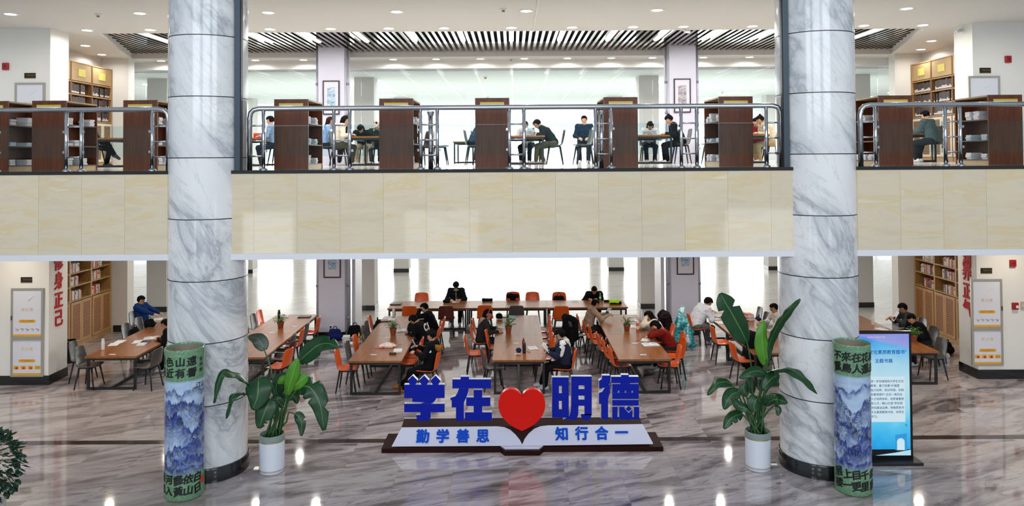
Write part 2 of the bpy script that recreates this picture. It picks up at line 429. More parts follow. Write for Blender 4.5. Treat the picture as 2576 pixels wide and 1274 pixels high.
def mk_weave(name, a, b, f=55):
    t = NT(name); t.set(.6); x, y, z = t.xyz(t.coord()); w = t.math('ABSOLUTE', t.math('SINE', t.math('MULTIPLY', z, f)))
    n = t.noise(t.mapping(t.coord(), sc=(3, 3, 60)), 2, 3); c = t.mix(t.ramp(w, [(.15, 0.0), (.5, 1.0)]), a, b)
    t.base(t.mix(t.math('MULTIPLY', n, .5), c, a)); t.bump(w, .5, .01); return t.m
WEAVE = mk_weave('bamboo_slats', '6f4426', 'a8713f'); WEAVE2 = mk_weave('louvre_slats', '5a3320', 'a5744a')
# ------------------------------------------------------------------ the shell
ZU, ZL, ZC, ZS = 5.016, 3.56, 8.30, 8.45        # upper floor, lower ceiling, upper ceiling, slat plane
YF, YB = 12.2, 23.5                               # balcony face, line of the glass partition
S(MB().box(-30, 30, 3, 22.9, -.3, 0).build('floor', FLOOR), 'polished floor of grey streaked marble tiles')
S(MB().box(-40, 40, 22.9, 62, -.3, -.002).build('floor_hall', HALLFLOOR), 'pale polished floor of the bright hall behind')
S(MB().box(-30, 30, 13.62, 13.80, -.02, .003).build('trim_1', mat('3a312b', .1, coat=.3)), 'dark stone strip inlaid across the floor')
S(MB().box(-40, 40, YF+.06, 62, ZL, ZU-.02).build('floor_upper', WHITE2), 'slab of the upper floor')
S(MB().box(-40, 40, YF+.45, 62, ZU-.02, ZU).build('floor_upper', HALLFLOOR), 'pale floor of the upper storey')
# balcony face between and beside the columns
for x0, x1, w in ((-30, -5.3, 'left'), (-5.0, 5.0, 'centre'), (5.3, 30, 'right')):
    S(MB().box(x0, x1, YF, YF+.3, 3.646, 4.962).build('wall_balcony_'+w, FASCIA), 'cream marble balcony face, %s' % w)
    S(MB().box(x0, x1, YF-.012, YF+.45, 4.962, 5.018).build('trim_2', BLACKSTONE), 'black stone kerb along the balcony edge, %s' % w)
    S(MB().box(x0, x1, YF-.01, YF+.3, ZL-.015, 3.645).build('trim_3', mat('e2e3e8', .6, var=.02)), 'white lip under the balcony face, %s' % w)
# two round marble columns
for sx, nm in ((-1, 'left'), (1, 'right')):
    cx, cyy, R = sx*5.15, 12.55, .632
    c = S(MB().lathe([(R, .22), (R, ZC)], (0, 0, 0), 64).build('column_'+nm, MARBLE, smooth=True), 'round white marble column on the %s' % nm)
    c.location = (cx, cyy, 0)
    b = MB().lathe([(R, 0), (R+.028, 0), (R+.028, .215), (R+.018, .229), (R-.01, .232)], (0, 0, 0), 64).build('plinth', BLACKSTONE, c, smooth=True, auto=40); L(b, 'black stone plinth')
    j = MB()
    for k in range(1, 9): j.lathe([(R-.005, .222+k), (R+.002, .222+k), (R+.002, .236+k), (R-.005, .236+k)], (0, 0, 0), 64)
    L(j.build('joint_line', mat('15171a', .5), c), 'black joint lines')
    m = MB(); m.box(sx*4.535-.045, sx*4.535+.045, YF+.0, YF+.12, ZU, ZC)
    m.box(sx*4.535-.055, sx*4.535-.045, YF+.02, YF+.1, ZU, ZC, 1); m.box(sx*4.535+.045, sx*4.535+.055, YF+.02, YF+.1, ZU, ZC, 1)
    S(m.build('trim_4', [DARKSTEEL, BLACKM]), 'dark steel post beside the %s column' % nm)
# upper ceiling with a fan shaped recess
def ring(outer, inner, z0, z1, name, m, lab):
    b = MB(); n = len(outer)
    vs = [(x, y, z0) for x, y in outer]+[(x, y, z0) for x, y in inner]+[(x, y, z1) for x, y in inner]
    b.add(vs, [(i, n+i, n+(i+1) % n, (i+1) % n) for i in range(n)]+[(n+i, 2*n+i, 2*n+(i+1) % n, n+(i+1) % n) for i in range(n)])
    return S(b.build(name, m), lab)
RIN = [(-10.1, 18.05), (10.1, 18.05), (11.6, 22.55), (-11.6, 22.55)]
ring([(-30, YF), (30, YF), (30, YB+.05), (-30, YB+.05)], RIN, ZC, ZS+.35, 'ceiling', CEIL, 'white plaster ceiling of the upper floor')
S(MB().box(-13, 13, 17.8, 23, ZS+.3, ZS+.34).build('ceiling_recess', mat('0a0a0b', .9)), 'black back of the slatted recess')
sl = MB()
for i in range(-69, 70):
    x = i*1.35/8; ax = abs(x); y0 = 18.06 if ax < 10.1 else 18.05+(ax-10.1)*3.0
    if i % 8 == 0 and abs(i) <= 56: y0 = max(y0, 20.72)
    if y0 < 22.4: sl.box(x-.04, x+.04, y0, 22.54, ZS, ZS+.1)
S(sl.build('ceiling_slats', SLATW), 'dark wooden slats in the ceiling recess')
S(MB().box(.52, .56, 14, 18.04, ZC-.02, ZC-.001).build('trim_5', WHITE), 'white cable duct across the ceiling')
S(MB().box(-30, 30, YF+.3, 22.9, ZL, ZL+.05).build('ceiling_lower', CEIL), 'white ceiling under the balcony')
# header over the glass, side walls, box piers
S(MB().box(-12.6, 12.6, YB, YB+.25, 8.06, ZC+.4).build('wall_header', WHITE), 'white beam over the glass partition')
S(MB().box(-12.6, 12.6, YB-.6, YB-.45, 3.42, ZL+.02).build('wall_header_lower', WHITE), 'white beam over the lower opening')
for sx, w in ((-1, 'left'), (1, 'right')):
    for z0, z1, u in ((0, ZL, ''), (ZU, ZC, '_upper')):
        S(MB().box(min(sx*12.5, sx*12.8), max(sx*12.5, sx*12.8), 17.97, 22.8, z0, z1).build('wall_%s%s' % (w, u), WHITE), 'white side wall on the %s' % w)
        S(MB().box(min(sx*10.78, sx*30), max(sx*10.78, sx*30), 17.24, 17.96, z0, z1).build('wall_%s%s_pier' % (w, u), WHITE), 'white wall with a fire cabinet on the %s' % w)
        S(MB().box(min(sx*11.68, sx*12.5), max(sx*11.68, sx*12.5), 22.48, 22.85, z0, z1).build('wall_%s%s_stub' % (w, u), WHITE), 'short white wall beside the bookcase on the %s' % w)
    b = MB(); b.box(min(sx*10.76, sx*30), max(sx*10.76, sx*30), 17.225, 17.96, 0, .215)
    S(b.build('baseboard_'+w, BLACKSTONE), 'black stone baseboard of the %s wall' % w)
    S(MB().box(min(sx*11.66, sx*12.1), max(sx*11.66, sx*12.1), 22.46, 22.86, 0, .2).build('baseboard_%s_stub' % w, BLACKSTONE), 'black baseboard of the short %s wall' % w)
# glass partition of the upper floor
for k, (x0, x1) in enumerate(((-11.68, -5.7), (-4.8, 4.5), (5.45, 11.68))):
    S(MB().box(x0, x1, YB+.06, YB+.075, ZU, 8.06).build('window_%d' % (k+1), CLEARGLASS), 'clear glass partition of the upper hall')
# square piers with pictures
PIERS = ((-5.66, -4.9), (4.62, 5.40))
for i, (x0, x1) in enumerate(PIERS):
    for z0, z1, u in ((0, ZL, 'lower'), (ZU, ZS+.3, 'upper')):
        S(MB().box(x0, x1, 21.6, 22.4, z0, z1).build('wall_pier', LAV), 'pale lilac square pier on the %s, %s floor' % (('left', 'right')[i], u))
        if u == 'lower': S(MB().box(x0-.015, x1+.015, 21.585, 22.42, 0, .16).build('baseboard_pier', BLACKSTONE), 'black baseboard of the %s pier' % ('left', 'right')[i])
        for px_ in (x0-.07, x1+.07):
            t = thing('drain_pipe', (px_, 21.75, z0), 'thin grey pipe on the %s side of the %s %s pier' % ('left' if px_ < x0 else 'right', ('left', 'right')[i], u), 'pipe', 'pipes beside the piers')
            top = (z1-z0)-.3 if u == 'upper' else z1-z0
            MB().tube([(0, 0, 0), (0, 0, top)], .032, 10).build('pipe', mat('b9b8c4', .35, .3), t, smooth=True)
            for zz in (.5, 1.45, 2.35): MB().tube([(0, 0, zz), (0, 0, zz+.07)], .045, 10).build('collar', mat('8f8e98', .4, .4), t, smooth=True)
    # white folding door leaf parked beside the pier on the lower floor
    xx = x1+.2 if i == 0 else x0-.2
    S(MB().box(xx-.05, xx+.05, 21.9, 22.85, 0.02, ZL).build('door_%d' % (i+1), mat('cfcdd2', .4)), 'white folding glass door leaf beside the %s pier' % ('left', 'right')[i])
# pillars of the halls beyond
for z0, z1, u in ((0, ZL, 'lower'), (ZU, 8.0, 'upper')):
    for r, yy in enumerate((25.4, 33.8, 42.2)):
        for k, xx in enumerate((-12.2, -5.08, 4.72, 12.0)):
            w = .34
            S(MB().box(xx-w, xx+w, yy, yy+2*w, z0, z1).build('wall_pillar', mat('d9d6d2', .8, var=.02)), 'square white pillar in the %s hall' % u)
            if u == 'lower': S(MB().box(xx-w-.015, xx+w+.015, yy-.015, yy+2*w+.015, 0, .17).build('baseboard_pillar', BLACKSTONE), 'black baseboard of a hall pillar')
S(MB().box(-40, 40, YB+.25, 62, 8.0, 8.05).build('ceiling_hall_upper', mk_grid_ceiling()), 'white panelled ceiling of the upper hall')
# far window walls
FW = MB(); PN = MB(); x = -39.0
for z0, a, b, z1 in ((0, .25, 3.2, ZL), (ZU, 1.05, 2.55, 8.0)):
    FW.box(-40, 40, 60, 60.3, z0, z0+a); FW.box(-40, 40, 60, 60.3, z0+b, z1)
    x = -39.0
    while x < 40:
        FW.box(x-.09, x+.09, 59.97, 60.2, z0+a, z0+b); x += 1.9
    FW.box(-40, 40, 59.98, 60.15, z0+a+(b-a)*.62, z0+a+(b-a)*.62+.08)
    PN.box(-40, 40, 60.12, 60.2, z0+a, z0+b)
S(FW.build('wall_back', mat('e6eaea', .7)), 'white window wall at the far end of the halls')
S(PN.build('window_4', emit('f4fbff', 3.0)), 'bright daylit panes at the far end of the halls')
for sx, w in ((-1, 'left'), (1, 'right')):
    S(MB().box(sx*40-.1, sx*40+.1, 22, 62, 0, 8.1).build('wall_hall_'+w, mat('dfe2e2', .8)), 'white end wall of the halls')
# ------------------------------------------------------------------ lamps
def mk_down():
    o = thing('ceiling_light', (0, 0, 0), '', 'ceiling light')
    MB().lathe([(.10, -.006), (.145, -.012), (.15, -.004), (.15, .0)], n=28).build('trim_ring', mat('f0f0ee', .4), o, smooth=True)
    MB().lathe([(0.0001, -.008), (.112, -.008)], n=28).build('diffuser', LAMP, o)
    return Stock(o)
DOWN = mk_down()
def lamp_light(x, y, z, p, col):
    nm = 'downlight_%g_%g' % (p, col[2]); l = bpy.data.lights.get(nm)
    if l is None:
        l = bpy.data.lights.new(nm, 'AREA'); l.shape = 'DISK'; l.size = .13; l.energy = p; l.color = col; l.spread = math.radians(165)
    o = bpy.data.objects.new('downlight', l); C.objects.link(o); o.location = (x, y, z-.02)
UPC, LOC = (1.0, .96, .90), (1.0, .95, .88)
rows = [('front ceiling row', 15.55, [-13.3, -10.57, -7.84, -5.13, -2.42, .32, 3.08, 5.8, 8.35, 11.0]),
        ('ceiling row before the slats', 17.55, [-10.1, -8.6, -7.2, -5.75, -4.3, -2.92, -1.6, 0.0, 1.45, 2.9, 4.1, 5.75, 7.2, 8.4, 9.8]),
        ('ceiling row behind the slats', 23.05, [-10.95, -9.55, -8.0, -6.5, -3.7, -2.35, -.97, .4, 1.75, 3.12, 4.4, 6.0, 7.45, 8.9, 10.3])]
for nm, y, xs in rows:
    for k, x in enumerate(xs):
        DOWN.put((x, y, ZC), 0, 'round recessed ceiling light, %s from the left in the %s' % (ORD[k], nm), 'round lights in the upper ceiling')
        lamp_light(x, y, ZC, 17, UPC)
for k, (x, y) in enumerate(((-11.5, 19.9), (-12.0, 21.6), (11.4, 20.0), (12.0, 21.6))):
    DOWN.put((x, y, ZC), 0, 'round recessed ceiling light by the %s bookcase, %s of two' % (('left', 'right')[k//2], ('nearer', 'farther')[k % 2]), 'round lights in the upper ceiling')
    lamp_light(x, y, ZC, 17, UPC)
LROW = ((13.4, (-11.2, -7.5, -2.5, 2.5, 7.5, 11.2)), (16.2, (-11.5, -8.4, -2.8, 0, 2.8, 8.4, 11.5)), (18.8, (-10.2, -6.5, -5.0, 3.9, 5.2, 10.2)), (21.9, (-10.2, -6.3, -2.2, 2.2, 6.3, 10.2)))
for y, xs in LROW:
    for x in xs:
        q = MB().lathe([(0.0001, 0), (.075, 0)], (0, 0, 0), 20).build('ceiling_lower_lamp', LAMP); q.location = (x, y, ZL-.006); S(q, 'round light in the lower ceiling')
        lamp_light(x, y, ZL, 29, (1, .88, .72) if abs(x) > 7 else LOC)
led = None
for k in range(-7, 8):
    if abs(k) == 6: pass
    o = MB().box(-.06, .06, -1.25, 1.25, -.01, .05).build('linear_light', LED) if led is None else led.copy()
    if led is None: led = o
    else: C.objects.link(o)
    o.location = (1.35*k, 19.45, ZS+.03)
    L(o, 'linear strip light between ceiling slats, %s from the left' % ORD[k+7], 'strip light', 'strip lights between the slats')
    l = bpy.data.lights.get('strip') or bpy.data.lights.new('strip', 'AREA'); l.shape = 'RECTANGLE'; l.size = .1; l.size_y = 2.4; l.energy = 24; l.color = (1, .98, .95)
    q = bpy.data.objects.new('strip', l); C.objects.link(q); q.location = (1.35*k, 19.45, ZS+.01)
pl = None
for r in range(8):
    for k, x in enumerate((-20.6, -13.0, -5.4, 2.2, 9.8, 17.4)):
        y = 27.5+r*2.6; xx = x+(0 if k not in (2, 3) else (-.4 if k == 2 else 3.6))
        if pl is None: pl = MB().box(-.6, .6, -.3, .3, -.02, .0).build('panel_light', HALLLAMP); o = pl
        else: o = pl.copy(); C.objects.link(o)
        o.location = (xx, y, 7.995)
        L(o, 'square panel light in the upper hall ceiling, row %s of column %s from the left' % (ORD[r], ORD[k]), 'panel light', 'panel lights of the upper hall')
# smoke detectors, cameras, alarms
def detector(x, y, z, lab, red=False):
    o = thing('smoke_detector', (x, y, z), lab, 'smoke detector')
    MB().lathe([(.07, 0), (.07, -.02), (.05, -.035), (.0001, -.035)], n=20).build('base', mat('e2e0dc', .5), o, smooth=True, auto=40)
    MB().lathe([(.035, -.035), (.03, -.07), (.0001, -.075)], n=16).build('sensor', mat('c23226' if red else '8f8b84', .5), o, smooth=True)
p = at(247, 37, 15.6); detector(p.x, p.y, ZC, 'smoke detector on the ceiling at the far left')
p = at(1266, 22, 15.3); detector(p.x, p.y, ZC, 'smoke detector on the front ceiling above the middle')
p = at(1286, 149, 23.0); detector(p.x, p.y, ZC, 'smoke detector on the ceiling behind the slats')
p = at(1221, 171, 25.5); detector(p.x, p.y, 8.0, 'red tipped smoke detector in the upper hall, nearer one', True)
p = at(1226, 224, 34); detector(p.x, p.y, 8.0, 'red tipped smoke detector in the upper hall, farther one', True)
p = at(1817, 224, 32); detector(p.x, p.y, 8.0, 'red tipped smoke detector in the upper hall on the right', True)
o = thing('ceiling_camera', (at(1287, 655, 13.2).x, 13.2, ZL), 'black dome camera under the balcony lip', 'camera')
MB().lathe([(.0001, .0), (.055, 0), (.055, -.07), (.05, -.09), (.0001, -.09)], n=20).build('housing', BLACKM, o, smooth=True, auto=40)
MB().lathe([(.04, -.09), (.03, -.12), (.0001, -.13)], n=16).build('dome', mat('050506', .1), o, smooth=True)
p = at(2366, 78, 17.6)
o = thing('wall_camera', (10.74, 17.6, p.z), 'small white security camera on the right pier', 'camera')
MB().tube([(-.04, 0, 0), (-.16, -.1, -.03)], .035, 12).build('body', mat('d8d8d8', .4), o, smooth=True); MB().box(-.04, .04, -.02, .02, -.02, .05).build('bracket', mat('cfcfcf', .4), o)
p = at(1722, 79, 17.9)
o = thing('ceiling_camera', (p.x, 17.9, ZC), 'small white camera on the ceiling before the slats', 'camera')
MB().tube([(0, 0, 0), (0, 0, -.05)], .04, 12).build('mount', WHITE, o, smooth=True); MB().tube([(0, .02, -.06), (.12, -.06, -.08)], .035, 12).build('body', WHITE, o, smooth=True)
def alarm(px, py, sz, lab, box=False):
    p = at(px, py, 17.2); o = thing('fire_alarm', (p.x, 17.24, p.z), lab, 'fire alarm')
    MB().box(-sz, sz, -.055, 0, -sz*1.15, sz*1.15).build('housing', mat('9c1216', .4), o, bevel=.012)
    if box: MB().box(-.0, sz*.8, -.06, -.05, -sz*.6, .02).build('plate', mat('e6dcd0', .5), o)
    else:
        MB().ball((0, -.05, .0), (sz*.5, .02, sz*.3), 14, 8).build('lens', mat('6d0a0e', .2), o, smooth=True)
alarm(13, 167, .072, 'dark red fire alarm box on the upper left wall'); alarm(2537, 149, .07, 'red fire alarm box on the upper right wall')
alarm(2549, 663, .07, 'red fire alarm box high on the lower right wall'); alarm(2555, 771, .07, 'red call point with white plate on the lower right wall', True)
o = thing('wall_switch', (at(2574, 770, 17.2).x, 17.24, at(2574, 770, 17.2).z), 'grey wall plate at the right picture edge', 'switch'); MB().box(-.04, .04, -.02, 0, -.09, .09).build('plate', mat('b8ac98', .5), o); MB().box(-.02, .02, -.03, -.02, -.03, .03).build('rocker', mat('d0c8ba', .5), o)
# number plates above the cabinets
for px, py, lab in ((76, 190, 'upper left'), (2478, 177, 'upper right'), (67, 704, 'lower left'), (2481, 681, 'lower right')):
    p = at(px, py, 17.24); o = thing('wall_plaque', (p.x, 17.24, p.z), 'small black and gold plaque on the %s wall' % lab, 'plaque')
    MB().box(-.13, .13, -.012, 0, -.058, .058).build('plate', mat('17120e', .3), o); MB().box(-.132, .132, -.013, 0, -.07, -.058).build('edge', GOLD, o)
    vs, fs = glyphs('消防设施', .052, .001, 0, face_M(0.02, -.014, 0)); MB().add(vs, fs).build('lettering', mat('6b5426', .4), o)
# ------------------------------------------------------------------ balcony railing
RY = YF+.16
def rail_z(px, py): return at(px, py, RY).z
def railing(name, x0, x1, pairs, ends, thick, lab, panes):
    o = thing('balcony_railing', (0, RY, ZU), lab, 'railing', 'balcony railings')
    H = 1.03; m = []
    if ends[0]: m += [(x0, 0, 0), (x0, 0, H-.16), (x0+.02, 0, H-.07), (x0+.07, 0, H-.02), (x0+.16, 0, H)]
    else: m += [(x0, 0, H)]
    if ends[1]: m += [(x1-.16, 0, H), (x1-.07, 0, H-.02), (x1-.02, 0, H-.07), (x1, 0, H-.16), (x1, 0, 0)]
    else: m += [(x1, 0, H)]
    MB().tube(m, .042, 14).build('handrail', STEEL, o, smooth=True)
    def post(x, r=.03):
        p = MB().tube([(x, 0, 0), (x, 0, H-.03)], r, 12).build('post', STEEL, o, smooth=True)
        MB().lathe([(r+.035, 0), (r+.033, .02), (r+.012, .035), (r, .04)], (x, 0, 0), 16).build('foot', STEEL, p, smooth=True)
    for a, b in pairs:
        for x in (a, b):
            if abs(x-x0) > .02 and abs(x-x1) > .02: post(x)
        for z in (.235, .49, .745): MB().tube([(a, 0, z), (b, 0, z)], .014, 8).build('rung', STEEL, o, smooth=True)
    for x in thick:
        p = MB().tube([(x, .09, 0), (x, .09, H-.06)], .042, 14).build('post', STEEL, o, smooth=True)
        MB().lathe([(.042, 0), (.06, .05), (.06, .07)], (x, .09, H-.13), 16).build('cap', STEEL, p, smooth=True)
    for a, b in panes:
        g = MB().box(a+.05, b-.05, -.008, .008, .225, .75).build('glass_pane', RAILGLASS, o); L(g, 'bluish glass pane')
        for x in (a+.035, b-.035):
            for z in (.32, .66): MB().box(x-.02, x+.022, -.016, .016, z-.02, z+.02).build('clamp', STEEL, g)
    return o
X = lambda px: at(px, 300, RY).x
c = [(630, 663), (840, 880), (1058, 1100), (1281, 1318), (1498, 1537), (1713, 1752), (1927, 1964)]
cp = [(X(a), X(b)) for a, b in c]
railing('c', X(628), X(1965), [(X(628), X(663))]+cp[1:6]+[(X(1927), X(1965))], (True, True), (X(1082), X(1514)), 'steel and glass balcony railing between the two columns',
        [(cp[i][1], cp[i+1][0]) for i in range(6)])
railing('l', X(-330), X(424), [(X(-260), X(-222)), (X(-46), X(-8)), (X(167), X(205)), (X(383), X(424))], (False, True), (), 'steel and glass balcony railing left of the left column',
        [(X(-222), X(-46)), (X(-8), X(167)), (X(205), X(383))])
railing('r', X(2164), X(2910), [(X(2164), X(2202)), (X(2377), X(2415)), (X(2590), X(2628)), (X(2800), X(2840))], (True, False), (), 'steel and glass balcony railing right of the right column',
        [(X(2202), X(2377)), (X(2415), X(2590)), (X(2628), X(2800))])
# ------------------------------------------------------------------ low bookcases behind the railing
def mk_lowcase():
    o = thing('low_bookcase', (0, 0, 0), '', 'bookcase')
    w, d, h = .305, 1.0, 1.255
    L(MB().box(-w, w, 0, .025, 0, h).build('end_panel', REDWOOD, o), 'red brown end panel')
    MB().box(-w, w, d-.025, d, 0, h).build('end_panel', REDWOOD, o)
    MB().box(-w, w, .025, d-.025, h-.03, h-.002).build('top_board', mat('a88d68', .5), o)
    MB().box(-.01, .01, .025, d-.025, .12, h-.03).build('back_panel', REDWOOD, o)
    for z in (.10, .45, .83): MB().box(-w+.005, w-.005, .025, d-.025, z-.02, z).build('shelf', mat('6b4a30', .5), o)
    MB().box(-w+.01, w-.01, .025, d-.025, 0, .08).build('base', mat('c2a77e', .5), o)
    e = MB()
    s = MB().box(-.215, .215, -.012, 0, h-.205, h-.075).build('sign', mat('d6d8de', .4), o); L(s, 'white and yellow notice')
    MB().box(-.215, .215, -.0135, -.012, h-.11, h-.075).build('header_band', mat('d9b92e', .4), s)
    l = MB()
    for k in range(3):
        l.box(-.17, -.17+.12+.03*k % .07, -.0135, -.012, h-.145-.025*k, h-.138-.025*k); l.box(.03, .03+.1+.02*k % .06, -.0135, -.012, h-.145-.025*k, h-.138-.025*k)
    l.build('lettering', mat('8f96a2', .6), s)
    return Stock(o)
LOW = mk_lowcase(); LOWX = []
for k, (a, b, nm) in enumerate(((-44, 0, 'at the left picture edge'), (82, 165, 'in front of the upper left fire cabinet'), (312, 394, 'just left of the left column'), (690, 775, 'just right of the left column'),
        (954, 1039, 'left of the middle of the railing'), (1196, 1280, 'at the middle of the railing'), (1519, 1603, 'right of the middle of the railing'), (1810, 1891, 'just left of the right column'),
        (2213, 2292, 'just right of the right column'), (2489, 2568, 'at the right picture edge'))):
    xc = (at(a, 250, 13.2).x+at(b, 250, 13.2).x)/2; LOWX.append((xc, nm))
    LOW.put((xc, 13.2, ZU), 0, 'low red brown bookcase with a notice, '+nm, 'low bookcases behind the railing')
# thin booklets lying in piles on the low shelves
BK = {}
def booklet(col, w, d, h):
    k = (col, w, d, h)
    if k not in BK:
        BK[k] = MB().box(-w/2, w/2, -d/2, d/2, 0, h).build('booklet', mat(col, .6, var=.08, scale=30)); return BK[k]
    o = BK[k].copy(); C.objects.link(o); return o
def pile(x, y, z, n, h, w=.21, d=.15, cols=('e2e2e6',), lab='', grp=''):
    for i in range(n):
        o = booklet(cols[i % len(cols)], w, d, h); o.location = (x+random.uniform(-.01, .01), y+random.uniform(-.008, .008), z); z += h+.0006
        o.rotation_euler = (0, 0, random.uniform(-.07, .07)); L(o, lab, 'booklet', grp)
    return z
SHORT = ('at left picture edge', 'before upper left cabinet', 'left of left column', 'right of left column', 'left of middle', 'in the middle', 'right of middle', 'left of right column', 'right of right column', 'at right picture edge')
tiers = ('bottom', 'middle', 'upper')
for k, (xc, nm) in enumerate(LOWX):
    for sd in (-1, 1):
        vis = (sd > 0 and k < 5) or (sd < 0 and k > 5) or k == 5
        if not vis and k not in (6,): continue
        for ti, z in enumerate((.10, .45, .83)):
            for q, yy in enumerate((.16, .38, .62, .84)):
                if q in (1, 3) and random.random() < .7: continue
                if random.random() < .15: continue
                n = random.choice((3, 4, 5)) if ti != 1 else random.choice((2, 3))
                cols = ('dfe0e6', 'd4d6de', 'e4e2dc'); ext = ''
                if k == 3 and ti == 2 and q == 1: cols = ('7f3a2c', '2c3f70', '2f6b4a', '3f8a48', '86a83c'); n = 5; ext = 'coloured '
                if k == 6 and sd > 0 and ti == 1: cols = ('4fc36a', '5ccf74'); n = 5; ext = 'green '
                lab = '%sbooklet, %s pile, %s shelf, %s side of bookcase %s' % (ext or 'white ', ORD[q], tiers[ti], 'left' if sd < 0 else 'right', SHORT[k])
                pile(xc+sd*.185, 13.2+yy, ZU+z+.001, n, .03 if n > 3 else .034, cols=cols, lab=lab, grp='booklets on low bookcase %d side %d shelf %d pile %d' % (k, sd, ti, q))
# ------------------------------------------------------------------ tall bookcases in the side alcoves
def book(w, h, d, mats, band):
    key = ('bk', w, h, d, mats, band)
    if key not in BK:
        o = MB().box(-d, 0, -w/2, w/2, 0, h).build('book', mat(mats, .55))
        if band: MB().box(0, .001, -w/2+.001, w/2-.001, h*band[0], h*band[1]).build('spine_label', mat(band[2], .6), o)
        BK[key] = o; KIDS.pop(o.name, None); return o
    return dup(BK[key], (0, 0, 0))
def bookrow(sx, y0, y1, z, kind, lab, grp, fill=1.0, start=0):
    y = y0+.02; n = 0
    end = y0+(y1-y0)*fill
    while True:
        if kind == 'dark':
            w, h, col, band = random.choice((.058, .068)), random.choice((.27, .285, .3)), random.choice(('3a2724', '46302c', '4c3531')), random.choice(((.12, .3, 'd8d4d2'), (.1, .42, 'cfcac8'), (.12, .26, 'e0dcda')))
        else:
            w, h = random.choice((.034, .042, .05)), random.choice((.21, .23, .25)); col = random.choice(('d8d4cc', 'e0dcd4', 'c9c2b8', 'b5542c', 'd8d6d4', 'a83a2a', '43506b', 'cf8f54', '2e3a36')); band = random.choice((None, (.55, .85, 'b8502c'), (.2, .3, '5a6a86')))
        if y+w > end: break
        if not (kind == 'dark' and random.random() < .05):
            o = book(w, h, .2, col, band); o.location = (sx*12.19, y+w/2, z+.001); o.rotation_euler = (0, 0, 0 if sx < 0 else math.pi); L(o, lab, 'book', grp); n += 1
        y += w+.002
    return n
def bookcase(sx, z0, upper, side):
    o = thing('tall_bookcase', (sx*12.15, 22.42, z0), 'tall built-in wooden bookcase with woven doors on the %s, %s floor' % (side, 'upper' if upper else 'lower'), 'bookcase')
    wood = OAK; cw = 1.03; n = 5; Hh = 2.94; x0, x1 = (-.34, 0) if sx < 0 else (0, .34)
    f = -1 if sx < 0 else 1   # outward (room) side is -f*x
    for k in range(n+1): MB().box(x0, x1, -k*cw-.03, -k*cw+.03, 0, Hh).build('side_panel', OAKDARK if 0 < k < n and upper else wood, o)
    for k in range(n):
        y1, y0 = -k*cw-.03, -(k+1)*cw+.03
        MB().box((x0-.0 if sx > 0 else x0), x1, y0, y1, Hh-.03, Hh).build('top_board', wood, o)
        bx = (-.34, -.32) if sx < 0 else (.32, .34)
        MB().box(bx[0], bx[1], y0, y1, .1, Hh).build('back_panel', OAKDARK, o)
        zs = (1.32, 1.68, 2.04, 2.40) if upper else (1.32, 1.72, 2.08, 2.46)
        for z in zs: MB().box(x0, x1, y0, y1, z-.032, z).build('shelf', wood, o)
        MB().box(x0, x1, y0, y1, 0, .12).build('base', wood, o)
        if upper:
            fx = (-.04, -.01) if sx < 0 else (.01, .04)
            fp = MB().box(fx[0], fx[1], y0, y1, 2.42, Hh-.03).build('header_panel', mat('b89a6c', .5), o)
            a = (0, .006) if sx < 0 else (-.006, 0)
            s = MB().box(a[0]-(.01 if sx < 0 else -.01), a[1], (y0+y1)/2-.17, (y0+y1)/2+.17, 2.55, 2.76).build('sign', mat('e0cf6a', .5), fp); L(s, 'yellow shelf sign')
            zs = zs[:3]
        # doors
        dm = mat('d9cfb8', .5) if upper else wood
        for h in range(2):
            ya, yb = (y0, (y0+y1)/2-.004) if h == 0 else ((y0+y1)/2+.004, y1)
            a = (-.002, .02) if sx < 0 else (-.02, .002)
            d = MB().box(a[0], a[1], ya, ya+.07, .13, 1.27).box(a[0], a[1], yb-.07, yb, .13, 1.27).box(a[0], a[1], ya+.07, yb-.07, .13, .2).box(a[0], a[1], ya+.07, yb-.07, 1.2, 1.27).build('door', dm, o)
            MB().box(a[0]+.004, a[1]-.004, ya+.07, yb-.07, .2, 1.2).build('door_panel', WEAVE2 if upper else WEAVE, d)
    return o
UB = 'upper'
for sx, side in ((-1, 'left'), (1, 'right')):
    for up in (True, False):
        z0 = ZU if up else 0; bookcase(sx, z0, up, side)
        cw = 1.03
        for k in range(3 if up else 2):
            y1, y0 = 22.42-k*cw-.05, 22.42-(k+1)*cw+.05
            for ti, z in enumerate((1.32, 1.68, 2.04) if up else (1.32, 1.72, 2.08)):
                cn = ('the back', 'the middle', 'the front')[k]; tn = ('lowest', 'second', 'third')[ti]
                lab = ('dark volume with pale label, %s shelf, %s bay, upper %s bookcase' if up else 'book on %s shelf, %s bay, lower %s bookcase') % (tn, cn, side)
                fill = (1.0, 1.0, .5)[k] if up else (random.choice((.5, .62)) if side == 'left' else random.choice((.7, .85)))
                if up and side == 'left' and k == 1: fill = .78
                bookrow(sx, y0, y1, z0+z, 'dark' if up else 'mixed', lab, '%s books %s %s bay %s' % (tn, 'upper' if up else 'lower', side, cn), fill)
